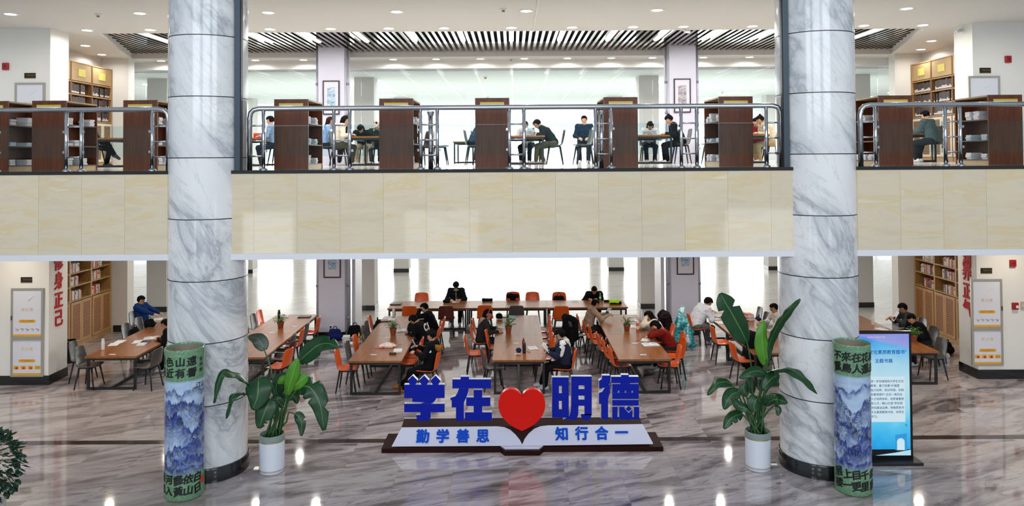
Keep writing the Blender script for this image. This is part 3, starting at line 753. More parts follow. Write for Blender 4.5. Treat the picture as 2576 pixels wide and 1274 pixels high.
# ------------------------------------------------------------------ chairs
def mk_chair(shell, leg, name='dining_chair'):
    o = thing(name, (0, 0, 0), '', 'chair')            # faces +Y, seat top about 0.46
    prof = [(.225, .445), (.20, .458), (.10, .455), (-.02, .448), (-.11, .447), (-.165, .462), (-.195, .51), (-.215, .59), (-.235, .68), (-.25, .77), (-.257, .82), (-.258, .845)]
    wid = [.19, .215, .225, .225, .22, .215, .21, .21, .205, .195, .18, .15]
    vs, fs = [], []; NU = 9
    for i, ((y, z), w) in enumerate(zip(prof, wid)):
        for k in range(NU):
            u = -1+2*k/(NU-1); c = u*u
            if i <= 4: vs.append((u*w, y-(.02*c if i == 0 else 0), z+.018*c))
            else: vs.append((u*w, y+.045*c*min(1, (i-4)/3), z+(.018*c if i == 5 else 0)-(.012*c if i == len(prof)-1 else 0)))
    for i in range(len(prof)-1):
        for k in range(NU-1): fs.append((i*NU+k, i*NU+k+1, (i+1)*NU+k+1, (i+1)*NU+k))
    m = MB().add(vs, fs); s = m.build('seat_shell', shell, o, smooth=True)
    q = s.modifiers.new('solid', 'SOLIDIFY'); q.thickness = .018; q.offset = 0
    q = s.modifiers.new('smooth', 'SUBSURF'); q.levels = 1; q.render_levels = 1
    f = MB().bar((-.15, .13, .43), (.15, .13, .43), .025).bar((-.15, -.13, .43), (.15, -.13, .43), .025).bar((-.14, -.13, .43), (-.14, .13, .43), .025).bar((.14, -.13, .43), (.14, .13, .43), .025)
    f.build('seat_frame', leg, o)
    for sx in (-1, 1):
        for sy in (-1, 1): MB().tube([(sx*.15, sy*.13, .435), (sx*.205, sy*.2, 0)], [.021, .012], 8).build('leg', leg, o, smooth=True)
    return Stock(o)
CH_O, CH_G, CH_R = mk_chair(ORANGE, BLACKM), mk_chair(GREYC, BLACKM), mk_chair(REDBROWN, BLACKM)
def chair(st, x, y, deg, lab, grp=None, z=0):      # deg: 0 faces away (+Y), -90 faces right (+X), 90 faces left
    return st.put((x, y, z), math.radians(deg), lab, grp, 1.1)
# ------------------------------------------------------------------ tables
def table(x0, x1, y0, y1, lab, z=0, units=2, along='y', wood=None):
    o = thing('reading_table', ((x0+x1)/2, (y0+y1)/2, z), lab, 'table', 'walnut reading tables'); w, d = x1-x0, y1-y0; H, T = .76, .045
    def P(a0, a1, b0, b1):
        wood_ = wood or (TABLEW if along == 'y' else TABLEWX)
        MB().box(a0, a1, b0, b1, H-T, H).build('tabletop', wood_, o, bevel=.003)
        s = .05
        for i, (x, y) in enumerate(((a0+.03, b0+.03), (a1-.03-s, b0+.03), (a0+.03, b1-.03-s), (a1-.03-s, b1-.03-s))):
            MB().box(x, x+s, y, y+s, 0, H-T).build('leg', BLACKM, o)
        r = MB()
        if along == 'y':
            for yy in (b0+.03, b1-.03-s): r = MB().box(a0+.03+s, a1-.03-s, yy, yy+s, 0, s); r.build('floor_rail', BLACKM, o)
            for yy in (b0+.03, b1-.03-s): MB().box(a0+.03+s, a1-.03-s, yy, yy+s, H-T-s, H-T).build('top_rail', BLACKM, o)
            MB().bar(((a0+a1)/2, b0+.06, .03), ((a0+a1)/2, b1-.06, .03), .05).build('stretcher', BLACKM, o)
            for xx in (a0+.03, a1-.03-s): MB().box(xx, xx+s, b0+.03+s, b1-.03-s, H-T-s, H-T).build('top_rail', BLACKM, o)
        else:
            for xx in (a0+.03, a1-.03-s): MB().box(xx, xx+s, b0+.03+s, b1-.03-s, 0, s).build('floor_rail', BLACKM, o)
            for yy in (b0+.03, b1-.03-s): MB().box(a0+.03+s, a1-.03-s, yy, yy+s, H-T-s, H-T).build('top_rail', BLACKM, o)
            MB().bar((a0+.06, (b0+b1)/2, .03), (a1-.06, (b0+b1)/2, .03), .05).build('stretcher', BLACKM, o)
    for k in range(units):
        if along == 'y': P(-w/2, w/2, -d/2+d*k/units+.002, -d/2+d*(k+1)/units-.002)
        else: P(-w/2+w*k/units+.002, -w/2+w*(k+1)/units-.002, -d/2, d/2)
    return o
T1A = (-9.69, -8.52, 16.8, 21.3); T1 = (-6.74, -5.57, 16.65, 21.2); T2 = (-3.62, -2.45, 16.3, 20.9)
T3 = (-.46, .72, 16.3, 20.9); T4 = (2.31, 3.48, 16.3, 20.9); T5 = (5.42, 6.6, 16.75, 21.2); T6 = (8.46, 9.63, 16.8, 21.3)
table(*T1A, 'long walnut reading table by the lower left bookcase'); table(*T1, 'long walnut table just right of the left column, behind the big plant')
table(*T2, 'long walnut table with the pink knitting, left of the middle one'); table(*T3, 'long walnut table in the middle, behind the heart')
table(*T4, 'long walnut table right of the middle, with a potted plant'); table(*T5, 'long walnut table just left of the right column'); table(*T6, 'long walnut table behind the lit poster stand')
table(-3.72, 3.40, 21.95, 23.05, 'very long walnut table across the back', units=3, along='x')
def row(st, xs, lab, grp=None):
    for (x, y, deg, l) in xs: chair(st, x, y, deg, lab % l)
# around the table with the pink knitting
row(CH_O, [(-3.72, 16.68, -88, 'nearest'), (-3.60, 17.98, -90, 'third from the front'), (-3.66, 20.15, -92, 'farthest, with a black bag')], 'orange chair left of the knitting table, %s')
row(CH_G, [(-3.64, 17.36, -90, 'second from the front'), (-3.60, 18.95, -92, 'fourth from the front'), (-3.62, 19.5, -90, 'fifth from the front')], 'grey chair left of the knitting table, %s')
row(CH_O, [(-1.9, 16.55, 84, 'under the person in the fur-hooded coat'), (-2.42, 17.15, 90, 'pushed in, nearer one'), (-2.42, 17.72, 91, 'pushed in, farther one'), (-2.12, 18.75, 90, 'under the person writing'), (-2.1, 19.95, 90, 'under the man resting his cheek'), (-2.14, 19.35, 93, 'between the two people in black')], 'orange chair right of knitting table, %s')
# around the middle table
row(CH_O, [(-.90, 17.88, -86, 'nearest'), (-.84, 18.98, -90, 'under the girl with red headphones'), (-.42, 18.42, -92, 'pushed in at the middle'), (-.82, 19.75, -90, 'farthest')], 'orange chair left of the middle table, %s')
row(CH_G, [(-.46, 16.72, -82, 'nearest, turned')], 'grey shell chair at the front left of the middle table, %s')
row(CH_O, [(1.13, 16.62, 84, 'under the boy in the white and navy jacket'), (.72, 17.45, 90, 'second from the front'), (.70, 18.05, 88, 'third from the front'), (.72, 18.85, 90, 'fourth from the front'), (.72, 19.5, 92, 'fifth from the front'), (.74, 20.15, 90, 'farthest')], 'orange chair right of the middle table, %s')
# around the table right of the middle
row(CH_O, [(2.42, 16.85, -86, 'nearest'), (2.36, 17.5, -90, 'second from the front'), (2.30, 18.1, -90, 'third from the front'), (2.18, 18.85, -88, 'fourth from the front'), (2.1, 19.45, -90, 'fifth from the front'), (2.0, 20.2, -90, 'under the boy in the beige hoodie')], 'orange chair left of the potted plant table, %s')
row(CH_O, [(3.52, 16.82, 88, 'nearest'), (3.78, 17.5, 92, 'second from the front'), (3.9, 18.1, 90, 'under the person in the red sweater'), (3.84, 18.95, 90, 'under the girl in the cream hoodie'), (3.76, 19.6, 90, 'farthest')], 'orange chair right of the potted plant table, %s')
row(CH_G, [(1.62, 19.62, -60, 'with a black coat over it')], 'grey shell chair between the two middle tables, %s')
# back table
row(CH_O, [(-2.9, 23.35, 180, 'leftmost'), (.0, 23.38, 180, 'behind the camera bag'), (.62, 23.35, 180, 'empty one in the middle'), (1.45, 23.3, 176, 'with the black backpack'), (-1.78, 23.4, 180, 'under the boy in the dark track jacket'), (2.55, 23.4, 180, 'under the boy in black')], 'orange chair behind the back table, %s')
row(CH_R, [(-1.95, 21.72, 2, 'back turned to us')], 'dark red shell chair in front of the back table, %s')
row(CH_O, [(-3.0, 21.75, 0, 'leftmost'), (-.82, 21.8, 0, 'left of the grey one'), (1.40, 21.62, -2, 'turned back, with its legs in view')], 'orange chair before the back table, %s')
row(CH_G, [(.10, 21.72, 0, 'in the middle')], 'dark grey shell chair on the near side of the back table, %s')
# left tables
row(CH_O, [(-5.5, 20.1, 90, 'farthest'), (-5.56, 18.75, 92, 'third from the front'), (-5.30, 16.85, 78, 'nearest, its seat behind the plant')], 'orange chair at table behind left column, %s')
row(CH_R, [(-5.42, 17.55, 86, 'second from the front')], 'shade-painted orange chair right of the table behind the left column, %s')  # an orange chair in shadow, the shade put into its red brown shell
row(CH_G, [(-5.60, 18.15, 90, 'between the shade-painted and the plain orange chair'), (-5.62, 19.4, 90, 'behind the orange ones')], 'grey chair at table behind left column, %s')
row(CH_G, [(-6.9, 19.7, -90, 'nearer'), (-6.95, 20.5, -90, 'farther')], 'grey chair left of table behind left column, %s')
row(CH_O, [(-6.95, 21.0, -92, 'farthest')], 'orange chair left of the table behind the left column, %s')
row(CH_G, [(-10.15, 17.55, -84, 'nearest, pulled out'), (-9.72, 17.05, -90, 'half under the table'), (-9.9, 19.4, -90, 'with a black bag hung on it'), (-9.95, 20.15, -92, 'behind the white bottle'), (-10.5, 20.95, -95, 'under the boy in blue')], 'grey chair left of the far left table, %s')
row(CH_G, [(-8.32, 16.95, 84, 'nearest'), (-8.26, 18.35, 90, 'under the person in black')], 'grey chair on the right of the far left table, %s')
# right tables
row(CH_O, [(5.28, 17.15, -86, 'nearer'), (5.26, 18.75, -90, 'farther'), (5.0, 20.35, -82, 'under the boy in white')], 'orange chair at the right column table, %s')
row(CH_G, [(6.75, 21.0, 90, 'farthest'), (6.72, 20.3, 95, 'with a dark bag'), (7.06, 19.5, 92, 'under the boy at the laptop'), (6.72, 17.6, 90, 'in front')], 'dark chair right of the table at the right column, %s')
row(CH_G, [(9.78, 17.35, 94, 'nearest'), (10.26, 18.5, 92, 'under the boy in black'), (10.5, 19.45, 92, 'under the boy holding a paper'), (8.35, 20.6, -90, 'across from them')], 'grey chair at the table behind the poster stand, %s')
# ------------------------------------------------------------------ upper floor tables and chairs
UT = {'a': (-10.75, -9.6, 19.0, 21.2), 'b': (-7.75, -6.62, 19.6, 21.9), 'c': (-4.22, -3.0, 19.0, 21.1), 'd': (-.35, .86, 19.2, 21.6), 'e': (3.05, 4.22, 19.3, 21.6), 'f': (5.6, 6.74, 19.3, 21.6), 'g': (-2.05, -1.3, 25.6, 27.4), 'h': (10.2, 11.3, 19.6, 21.8)}
for k, lab in (('a', 'upper floor table beside the upper left bookcase'), ('b', 'upper floor table just right of the left column'), ('c', 'upper floor table where the girl with black scarf sits'), ('d', 'upper floor table behind the middle of the railing'),
               ('e', 'upper floor table in front of the right upper pier'), ('f', 'upper floor table just left of the right column'), ('g', 'slim upper floor table by the far windows'), ('h', 'upper floor table beside the upper right bookcase')):
    table(*UT[k], lab, ZU, 1)
def rowu(st, xs, lab):
    for (x, y, deg, l) in xs: chair(st, x, y, deg, lab % l, None, ZU)
rowu(CH_G, [(-11.05, 19.5, -88, 'beside the table at the upper left bookcase'), (-7.65, 20.0, -90, 'left of the table right of the left column'), (-4.55, 19.5, -88, 'under the girl in the cream jacket'), (-5.16, 20.35, -88, 'under the person in pale blue'),
            (-4.3, 21.65, 180, 'under the person with their head down'), (-4.05, 22.5, 178, 'under the person in the cap'), (-2.42, 20.2, 60, 'left of the railing post, turned'), (-1.95, 19.9, -80, 'by the thick railing post'), (-1.0, 19.5, -92, 'left of the middle low bookcase, nearer'), (-.85, 20.2, -90, 'left of the middle low bookcase, farther'),
            (1.14, 19.75, 88, 'under the leaning man'), (1.85, 19.2, 100, 'right of the leaning man'), (2.05, 20.8, 172, 'under the person facing us'), (2.62, 20.98, 176, 'beside the one facing us'), (4.05, 22.0, 178, 'under the person in white behind the hair bun'),
            (4.48, 19.58, 88, 'under the girl with a bun'), (5.2, 19.2, 92, 'with a brown jacket on it'), (7.0, 19.88, 90, 'under the girl in the cream coat'), (7.25, 21.75, 150, 'under the person in red'), (10.95, 19.2, 10, 'beside the upper right bookcase'), (-6.3, 19.9, 92, 'under the person in grey blue')], 'dark upper floor chair, %s')
# ------------------------------------------------------------------ people
SKIN = mat('c99676', .55, var=.04); SKIN2 = mat('b98464', .55, var=.04); HAIR = mat('090708', .75, var=.2, scale=40, spec=.12); HAIRB = mat('2a1a14', .7, var=.2, scale=40, spec=.15)
def ik(a, b, l1, l2, pole):
    a, b = Vector(a), Vector(b); d = b-a; D = min(d.length, (l1+l2)*.999); d.normalize(); b = a+d*D
    x = (l1*l1-l2*l2+D*D)/(2*D); h = math.sqrt(max(l1*l1-x*x, 0)); p = Vector(pole); p = (p-d*p.dot(d)).normalized()
    return a+d*x+p*h, b
def hand(P, wrist, dirv, palm_n, side, curl=.5, k=.012):
    """palm, four fingers of different lengths and a thumb; side +1 right, -1 left; palm_n points out of the palm"""
    d = Vector(dirv).normalized(); n = Vector(palm_n); n = (n-d*n.dot(d)).normalized(); s = d.cross(n)*(-side)   # s points to the thumb side
    c = wrist+d*.045
    for q in (-.022, 0, .022): P.append(con(wrist+s*q*.7, wrist+d*.085+s*q, .017, .015, .02))
    for q, ln in ((.030, .070), (.010, .080), (-.010, .074), (-.029, .058)):
        b = wrist+d*.085+s*q; a1 = curl*.7; a2 = curl*1.6
        m = b+(d*math.cos(a1)+n*math.sin(a1))*ln*.5; e = m+(d*math.cos(a2)+n*math.sin(a2))*ln*.5
        P.append(con(b, m, .0105, .010, k)); P.append(con(m, e, .010, .009, k))
    b = wrist+d*.03+s*.028; m = b+(d*.75+s*.6+n*.25).normalized()*.04; e = m+(d*.9+n*.45+s*.1).normalized()*.032
    P.append(con(b, m, .013, .011, k)); P.append(con(m, e, .011, .009, k))
NP = [0]
def person(loc, deg, label, top, pants, lean=18, pitch=30, yaw=0, hands=None, feet=None, hair='short', hood=None, sc=1.0, seat=.50, shoes='d8d8d8', skin=None,
           res=.0105, glasses=False, shoulders=.185, bulk=1.0, tilt=0, sleeve=.93, extra=None, hairm=None, collar=None, knees=None, pcurl=.6, arms_col=None, zip_=None, group='people reading'):
    NP[0] += 1
    skin = skin or (SKIN if NP[0] % 2 else SKIN2); hairm = hairm or HAIR
    o = thing('person', loc, label, 'person', group, math.radians(deg), sc)
    ln = math.radians(lean); pv = Vector((0, 0, seat+.085)); up = Vector((0, math.sin(ln), math.cos(ln)))
    l2 = math.radians(lean*1.35+4); up2 = Vector((0, math.sin(l2), math.cos(l2)))
    waist = pv+up*.17; chest = waist+up*.17; neck = chest+up2*.17; shc = neck-up2*.035
    px = Vector((1, 0, 0)); S_ = [shc+px*shoulders*s for s in (1, -1)]
    pt = math.radians(pitch); hp = neck+(up2*.6+Vector((0, math.sin(pt*.7), math.cos(pt*.7)))*.6).normalized()*.145
    R = Matrix.Rotation(math.radians(yaw), 3, 'Z') @ Matrix.Rotation(-pt, 3, 'X') @ Matrix.Rotation(math.radians(tilt), 3, 'Y')
    fw, hu, rt = R @ Vector((0, 1, 0)), R @ Vector((0, 0, 1)), R @ Vector((1, 0, 0))
    hands = hands or [(.13, .40, .80), (-.13, .40, .80)]
    feet = feet or [(.11, .40, .07), (-.12, .36, .07)]
    B = []
    b_ = bulk
    # trunk, neck, head
    B += [con(pv+px*.07, waist+px*.06, .105, .095, .05), con(pv-px*.07, waist-px*.06, .105, .095, .05), con(waist+px*.055, chest+px*.075, .09, .10, .05), con(waist-px*.055, chest-px*.075, .09, .10, .05),
          con(S_[0]*.9+shc*.1, S_[1]*.9+shc*.1, .062, .062, .05), con(chest, neck, .085, .06, .04), con(neck-up2*.02, hp-hu*.05-fw*.01, .052, .05, .03)]
    B += [ell(hp, (.074, .092, .105), R, .02), ell(hp-hu*.055+fw*.028, (.056, .062, .058), R, .03), con(hp+fw*.088+hu*.01, hp+fw*.105-hu*.022, .010, .014, .012),
          ell(hp-hu*.064+fw*.083, (.022, .010, .008), R, .01), ell(hp-hu*.096+fw*.066, (.02, .016, .014), R, .02),
          ell(hp+rt*.077-fw*.005-hu*.012, (.011, .02, .03), R, .01), ell(hp-rt*.077-fw*.005-hu*.012, (.011, .02, .03), R, .01),
          con(hp+fw*.078+rt*.038+hu*.03, hp+fw*.086+rt*.012+hu*.03, .009, .009, .012), con(hp+fw*.078-rt*.038+hu*.03, hp+fw*.086-rt*.012+hu*.03, .009, .009, .012)]
    T = [con(pv+px*.075+up*.0, waist+px*.065, .122*b_, .112*b_, .06), con(pv-px*.075+up*.0, waist-px*.065, .122*b_, .112*b_, .06), con(waist+px*.06, chest+px*.08, .112*b_, .118*b_, .06), con(waist-px*.06, chest-px*.08, .112*b_, .118*b_, .06),
         con(S_[0], S_[1], .072*b_, .072*b_, .06), con(chest, neck-up2*.02, .10*b_, .072, .04)]
    for i, s in ((0, 1), (1, -1)):
        w = Vector(hands[i][:3]); el, w = ik(S_[i], w, .285, .25, (s*.75, -.35, -1) if len(hands[i]) < 6 else hands[i][3:6])
        B += [con(S_[i], el, .046, .038, .03), con(el, w, .038, .025, .02)]
        T += [con(S_[i], el, .068*b_, .054*b_, .04), con(el, el+(w-el)*sleeve, .056*b_, .042, .03), ell(el, (.058*b_,)*3, None, .03)]
        if w.z > .95 and (w-hp).length < .26: dv = (hp-w).normalized()*.6+Vector((0, .1, .8)); pn = (hp-w)
        else: dv = (w-el).normalized()*.55+Vector((-s*.25, .75, -.12)); pn = Vector((-s*.35, 0, -1))
        hand(B, w, dv, pn, s, pcurl)
    K, SH = [], []
    for i, s in ((0, 1), (1, -1)):
        h = pv+px*s*.09-Vector((0, 0, .015)); f = Vector(feet[i]); kn, f = ik(h, f, .43, .42, (s*.12, .55, 1) if knees is None else knees[i])
        B += [con(h, kn, .078, .054, .05), con(kn, f, .052, .036, .03)]
        K += [con(h, kn, .098*b_, .072, .05), con(kn, f+(kn-f)*.06, .07, .056, .03), con(pv+px*s*.06, h, .115*b_, .11*b_, .05)]
        fd = Vector((s*.12, 1, 0)).normalized()
        if f.z > .12: fd = (fd+Vector((0, 0, -.5))).normalized()
        B += [con(f, f+fd*.10-Vector((0, 0, .025)), .034, .028, .02)]
        SH.append([con(f+Vector((0, 0, -.028))-fd*.045, f+fd*.145-Vector((0, 0, .036)), .042, .034, .03), con(f+Vector((0, 0, .02)), f-fd*.02-Vector((0, 0, .01)), .043, .045, .03), con(f+fd*.06, f+fd*.12-Vector((0, 0, .03)), .036, .034, .02)])
    sdf_obj('body', B, res, skin, o)
    sdf_obj('top', T, res*1.1, top, o, fold=.0055); sdf_obj('trousers', K, res*1.1, pants, o, fold=.005)
    for q in SH: sdf_obj('shoe', q, res*1.1, mat(shoes, .6), o)
    # hair
    c = hp+hu*.018-fw*.012; Hh = [ell(c, (.092, .107, .110), R, .02), ell(c+hu*.04+fw*.04, (.075, .066, .064), R, .03)]
    if hair in ('long', 'pony'):
        Hh += [con(hp-fw*.05, neck-up2*.02-Vector((0, .07, 0)), .075, .06, .04)]
    if hair == 'long':
        Hh += [con(hp+rt*.07-fw*.02, neck+rt*.085-up2*.10+Vector((0, .03, 0)), .035, .03, .03), con(hp-rt*.07-fw*.02, neck-rt*.085-up2*.10+Vector((0, .03, 0)), .035, .03, .03), con(neck-Vector((0, .075, 0)), chest-Vector((0, .125, 0)), .075, .05, .04)]
    if hair == 'bun': Hh += [ell(hp+hu*.11-fw*.06, (.04, .04, .04), None, .01)]
    if hair == 'bob': Hh += [con(hp+rt*.07-fw*.03, hp+rt*.075-hu*.10-fw*.02, .036, .03, .03), con(hp-rt*.07-fw*.03, hp-rt*.075-hu*.10-fw*.02, .036, .03, .03), con(hp-fw*.07, hp-fw*.07-hu*.09, .06, .05, .04)]
    if hair == 'full': Hh += [ell(c+hu*.03+fw*.02, (.094, .105, .09), R, .03)]
    def cut(X, Y, Z):
        f = (X-hp.x)*fw.x+(Y-hp.y)*fw.y+(Z-hp.z)*fw.z; u = (X-hp.x)*hu.x+(Y-hp.y)*hu.y+(Z-hp.z)*hu.z; r = np.abs((X-hp.x)*rt.x+(Y-hp.y)*rt.y+(Z-hp.z)*rt.z)
        face = np.minimum(f-.012-.0*r, .052-u)                      # in front of the ears and under the fringe
        if hair == 'short' or hair == 'bun': nape = np.minimum(-.052-u, f+.2)
        else: nape = -np.ones_like(face)
        return np.maximum(face, nape)
    sdf_obj('hair', Hh, .0075 if res < .012 else .01, hairm, o, cut, fold=.004)
    for s in (1, -1):
        MB().ball(hp+fw*.083+rt*.032*s+hu*.012, (.012, .008, .006), 10, 6, R=R).build('eye', mat('17100d', .25), o, smooth=True)
    if glasses:
        g = MB()
        for s in (1, -1): g.tube([hp+fw*.1+rt*(.033*s+.024*math.cos(a))+hu*(.01+.018*math.sin(a)) for a in [k*math.pi/6 for k in range(13)]], .0028, 6)
        for s in (1, -1): g.tube([hp+fw*.1+rt*.058*s+hu*.014, hp+rt*.08*s+hu*.012], .0026, 6)
        g.tube([hp+fw*.102-rt*.009+hu*.014, hp+fw*.102+rt*.009+hu*.014], .0026, 6); g.build('spectacles', BLACKM, o, smooth=True)
    if hood is not None:
        nb = neck-Vector((0, .03, 0))
        Q = [con(nb+px*.085+Vector((0, .07, -.02)), nb+px*.095-Vector((0, .03, -.01)), .036, .048, .04), con(nb-px*.085+Vector((0, .07, -.02)), nb-px*.095-Vector((0, .03, -.01)), .036, .048, .04), con(nb+px*.09-Vector((0, .04, 0)), nb-px*.09-Vector((0, .04, 0)), .05, .05, .05), con(nb-Vector((0, .06, .02)), nb-Vector((0, .11, .11)), .07, .05, .05)]
        sdf_obj('hood', Q, res*1.1, hood, o, fold=.005)
    if collar is not None: MB().tube([neck+Vector((.075*math.cos(a), .07*math.sin(a)+.012, .012*math.sin(a)-.02)) for a in [k*math.pi/8 for k in range(17)]], .02, 8).build('collar', collar, o, smooth=True)
    if zip_ is not None: MB().tube([neck+Vector((0, .085, -.05)), chest+Vector((0, .127*b_, -.0)), waist+Vector((0, .122*b_, 0))], .008, 6).build('zip', zip_, o)
    if extra: extra(o, dict(hp=hp, fw=fw, hu=hu, rt=rt, neck=neck, chest=chest, S=S_, up=up, up2=up2, waist=waist, pv=pv))
    return o
blk = cloth('0c0d10'); jeans = cloth('1c2230'); dkgrey = cloth('26262a')
# ---- lower floor
def ex_fur(o, d):
    n = d['neck']; sdf_obj('fur_trim', [con(n+Vector((.12, -.02, -.02)), n+Vector((.10, -.15, -.10)), .055, .06, .04), con(n+Vector((-.12, -.02, -.02)), n+Vector((-.10, -.15, -.10)), .055, .06, .04), con(n+Vector((.1, -.16, -.11)), n+Vector((-.1, -.16, -.11)), .065, .065, .04)], .013, cloth('8a5a2c'), o, fold=.008)
    MB().lathe([(.0001, .004), (.03, .004), (.03, 0)], n=18).build('badge', mat('d8dbe2', .5), o).matrix_local = Matrix.Translation(d['S'][1]+Vector((-.075, .0, -.10))) @ Matrix.Rotation(math.radians(-90), 4, 'Y')
person((-1.86, 16.56, 0), 86, 'person in black coat with brown fur hood, looking at a phone', blk, blk, lean=-7, pitch=26, hands=[(.09, .30, .98), (-.12, .30, .90)], feet=[(.1, .74, .07), (-.1, .56, .07)], hair='bun', shoes='a8672c', hood=blk, extra=ex_fur, bulk=1.2)
def ex_c(o, d):
    vs, fs = glyphs('C1', .26, .012, .002); c = d['chest']; M = Matrix.Translation(c+Vector((0.01, -.137, .06))) @ Matrix.Rotation(math.radians(72), 4, 'X')
    L(MB().add([M @ v for v in vs], fs).build('lettering', mat('e6e6e6', .6), o), 'white lettering on the back')
person((-2.14, 18.72, 0), 72, 'person in black jacket with white letters on the back, writing', blk, jeans, lean=32, pitch=48, hair='full', hands=[(.08, .50, .80), (-.16, .46, .80)], extra=ex_c, bulk=1.12)
person((-2.12, 19.95, 0), 92, 'man in black hooded jacket resting his cheek on his hand', blk, jeans, lean=20, pitch=22, hands=[(.12, .42, .80), (-.05, .36, 1.16, -.6, .3, -1)], hood=blk, bulk=1.1)
def ex_head(o, d):
    hp, rt, hu, fw = d['hp'], d['rt'], d['hu'], d['fw']; pk = mat('c2405a', .4)
    h = MB().tube([hp+rt*.098*math.cos(a)+hu*(.118*math.sin(a)+.005)-fw*.01 for a in [math.pi*k/10 for k in range(11)]], .011, 8).build('headphones', pk, o, smooth=True)
    for s in (1, -1): MB().ball(hp+rt*.097*s-hu*.01-fw*.008, (.02, .036, .042), 12, 8, R=Matrix((rt, fw, hu)).transposed()).build('ear_cup', pk, h, smooth=True)
person((-.84, 18.98, 0), -90, 'girl in dark grey vest wearing red headphones, reading', cloth('2b2828'), dkgrey, lean=14, pitch=26, hair='bob', hood=cloth('b3a089'), hands=[(.16, .46, .80), (-.12, .42, .82)], extra=ex_head, glasses=True)
def ex_jk(o, d):
    wh = cloth('e2e0dc')
    for i, s in ((0, 1), (1, -1)):
        pass
    MB().box(-.135, .135, -.128, -.118, 0, .025).build('hem_stripe', wh, o).matrix_local = Matrix.Translation(d['pv']+Vector((0, -.01, -.02)))
    MB().tube([d['S'][1]+Vector((-.045, .045, .02)), d['S'][1]+Vector((-.075, .06, -.16))], .014, 6).build('sleeve_stripe', wh, o); MB().tube([d['S'][0]+Vector((.045, .045, .02)), d['S'][0]+Vector((.075, .06, -.16))], .014, 6).build('sleeve_stripe', wh, o)
    sdf_obj('shoulder_panel', [con(d['S'][1]+Vector((-.01, 0, .012)), d['S'][1]+Vector((-.035, .06, -.20)), .088, .078, .03)], .012, wh, o)
    sdf_obj('shoulder_panel', [con(d['S'][0]+Vector((.01, 0, .012)), d['S'][0]+Vector((.035, .06, -.20)), .088, .078, .03)], .012, wh, o)
person((1.17, 16.64, 0), 86, 'boy in white and navy jacket reading an open book', cloth('20263a'), blk, lean=6, pitch=32, hair='full', hood=cloth('dcd8d0'), glasses=True, hands=[(.12, .40, .86), (-.12, .40, .86)], feet=[(.10, .56, .09), (-.1, .46, .09)], shoes='c8ccd0', extra=ex_jk, bulk=1.25)
person((2.02, 20.2, 0), -88, 'boy in beige hoodie holding a white paper bird', cloth('a48c78'), dkgrey, lean=16, pitch=22, hood=cloth('a48c78'), glasses=True, hands=[(.12, .56, .93), (-.10, .56, .92)], bulk=1.1)
person((3.87, 18.1, 0), 90, 'person in dark red sweater, head propped on a hand over papers', cloth('7a1c14'), dkgrey, lean=34, pitch=44, hair='bob', hood=cloth('8c6a58'), hands=[(.10, .52, .80), (-.10, .42, 1.05, -.7, .3, -1)], feet=[(.1, .40, .07), (-.1, .30, .07)], sleeve=.8, extra=None, bulk=1.12)
person((3.82, 18.98, 0), 88, 'girl in cream fleece hoodie, head propped on her hand', cloth('d8cbb8'), dkgrey, lean=28, pitch=34, hair='long', hood=cloth('cfc0cf'), hands=[(.12, .48, .80), (-.08, .42, 1.12, -.7, .3, -1)], bulk=1.12)
def ex_trk(o, d):
    wh = mat('d8d8d4', .6)
    for s, q in ((0, 1), (1, -1)): MB().tube([d['S'][s]+Vector((q*.02, .01, .07)), d['S'][s]+Vector((q*.075, .02, -.05)), d['S'][s]+Vector((q*.12, -.02, -.18))], .012, 6).build('sleeve_stripe', wh, o, smooth=True)
person((-1.78, 23.42, 0), 180, 'boy in dark green track jacket with white stripes, head bowed', cloth('101a18'), blk, lean=12, pitch=46, hair='full', collar=mat('d8d8d0', .6), zip_=mat('c8c8c4', .5), hands=[(.14, .38, .80), (-.14, .38, .80)], extra=ex_trk, bulk=1.1)
def ex_patch(o, d): MB().ball(d['S'][1]+Vector((-.062, .03, -.05)), (.012, .03, .03), 10, 6).build('badge', mat('d8d4d0', .6), o, smooth=True)
person((2.55, 23.42, 0), 176, 'boy in black sweater writing at the end of the back table', cloth('0e1014'), blk, lean=36, pitch=38, glasses=True, hands=[(.16, .42, .80), (-.08, .42, .80)], extra=ex_patch, bulk=1.15)
person((-10.48, 20.98, 0), -98, 'boy in bright blue hooded jacket leaning back, reading', cloth('15356e'), cloth('2a2a30'), lean=-6, pitch=20, glasses=True, hood=cloth('15356e'), hands=[(.14, .50, .86), (-.14, .48, .84)], bulk=1.15)
person((-8.24, 18.35, 0), 92, 'person in black with glasses, half behind the left column', blk, blk, lean=26, pitch=30, glasses=True, hands=[(.12, .5, .80), (-.14, .46, .80)], bulk=1.1)
person((4.98, 20.35, 0), -76, 'boy in white sweatshirt and grey trousers bent over a phone', cloth('d6d6dc'), cloth('6c6a68'), lean=30, pitch=42, hair='full', glasses=True, hands=[(.10, .46, .86), (-.10, .48, .86)], feet=[(.1, .5, .07), (-.1, .42, .07)], bulk=1.32, sc=1.06)
person((7.04, 19.5, 0), 96, 'boy with glasses in cream shirt typing at a laptop', cloth('c9c2b6'), dkgrey, lean=14, pitch=20, glasses=True, hands=[(.14, .50, .82), (-.12, .48, .82)])
def ex_bud(o, d): MB().ball(d['hp']-d['rt']*.086-d['hu']*.015, (.01, .012, .014), 8, 6).build('earbud', mat('f0f0f0', .4), o, smooth=True)
person((10.22, 18.5, 0), 100, 'boy in black sweater with white earbud bent over the table', cloth('0f0f11'), dkgrey, lean=26, pitch=36, hands=[(.12, .48, .80), (-.14, .46, .80)], extra=ex_bud, bulk=1.15)
person((10.46, 19.45, 0), 88, 'boy in grey top holding up a sheet of paper', cloth('3a3a3e'), dkgrey, lean=18, pitch=24, hair='full', hands=[(.12, .52, .90), (-.10, .52, .96)], bulk=1.1)
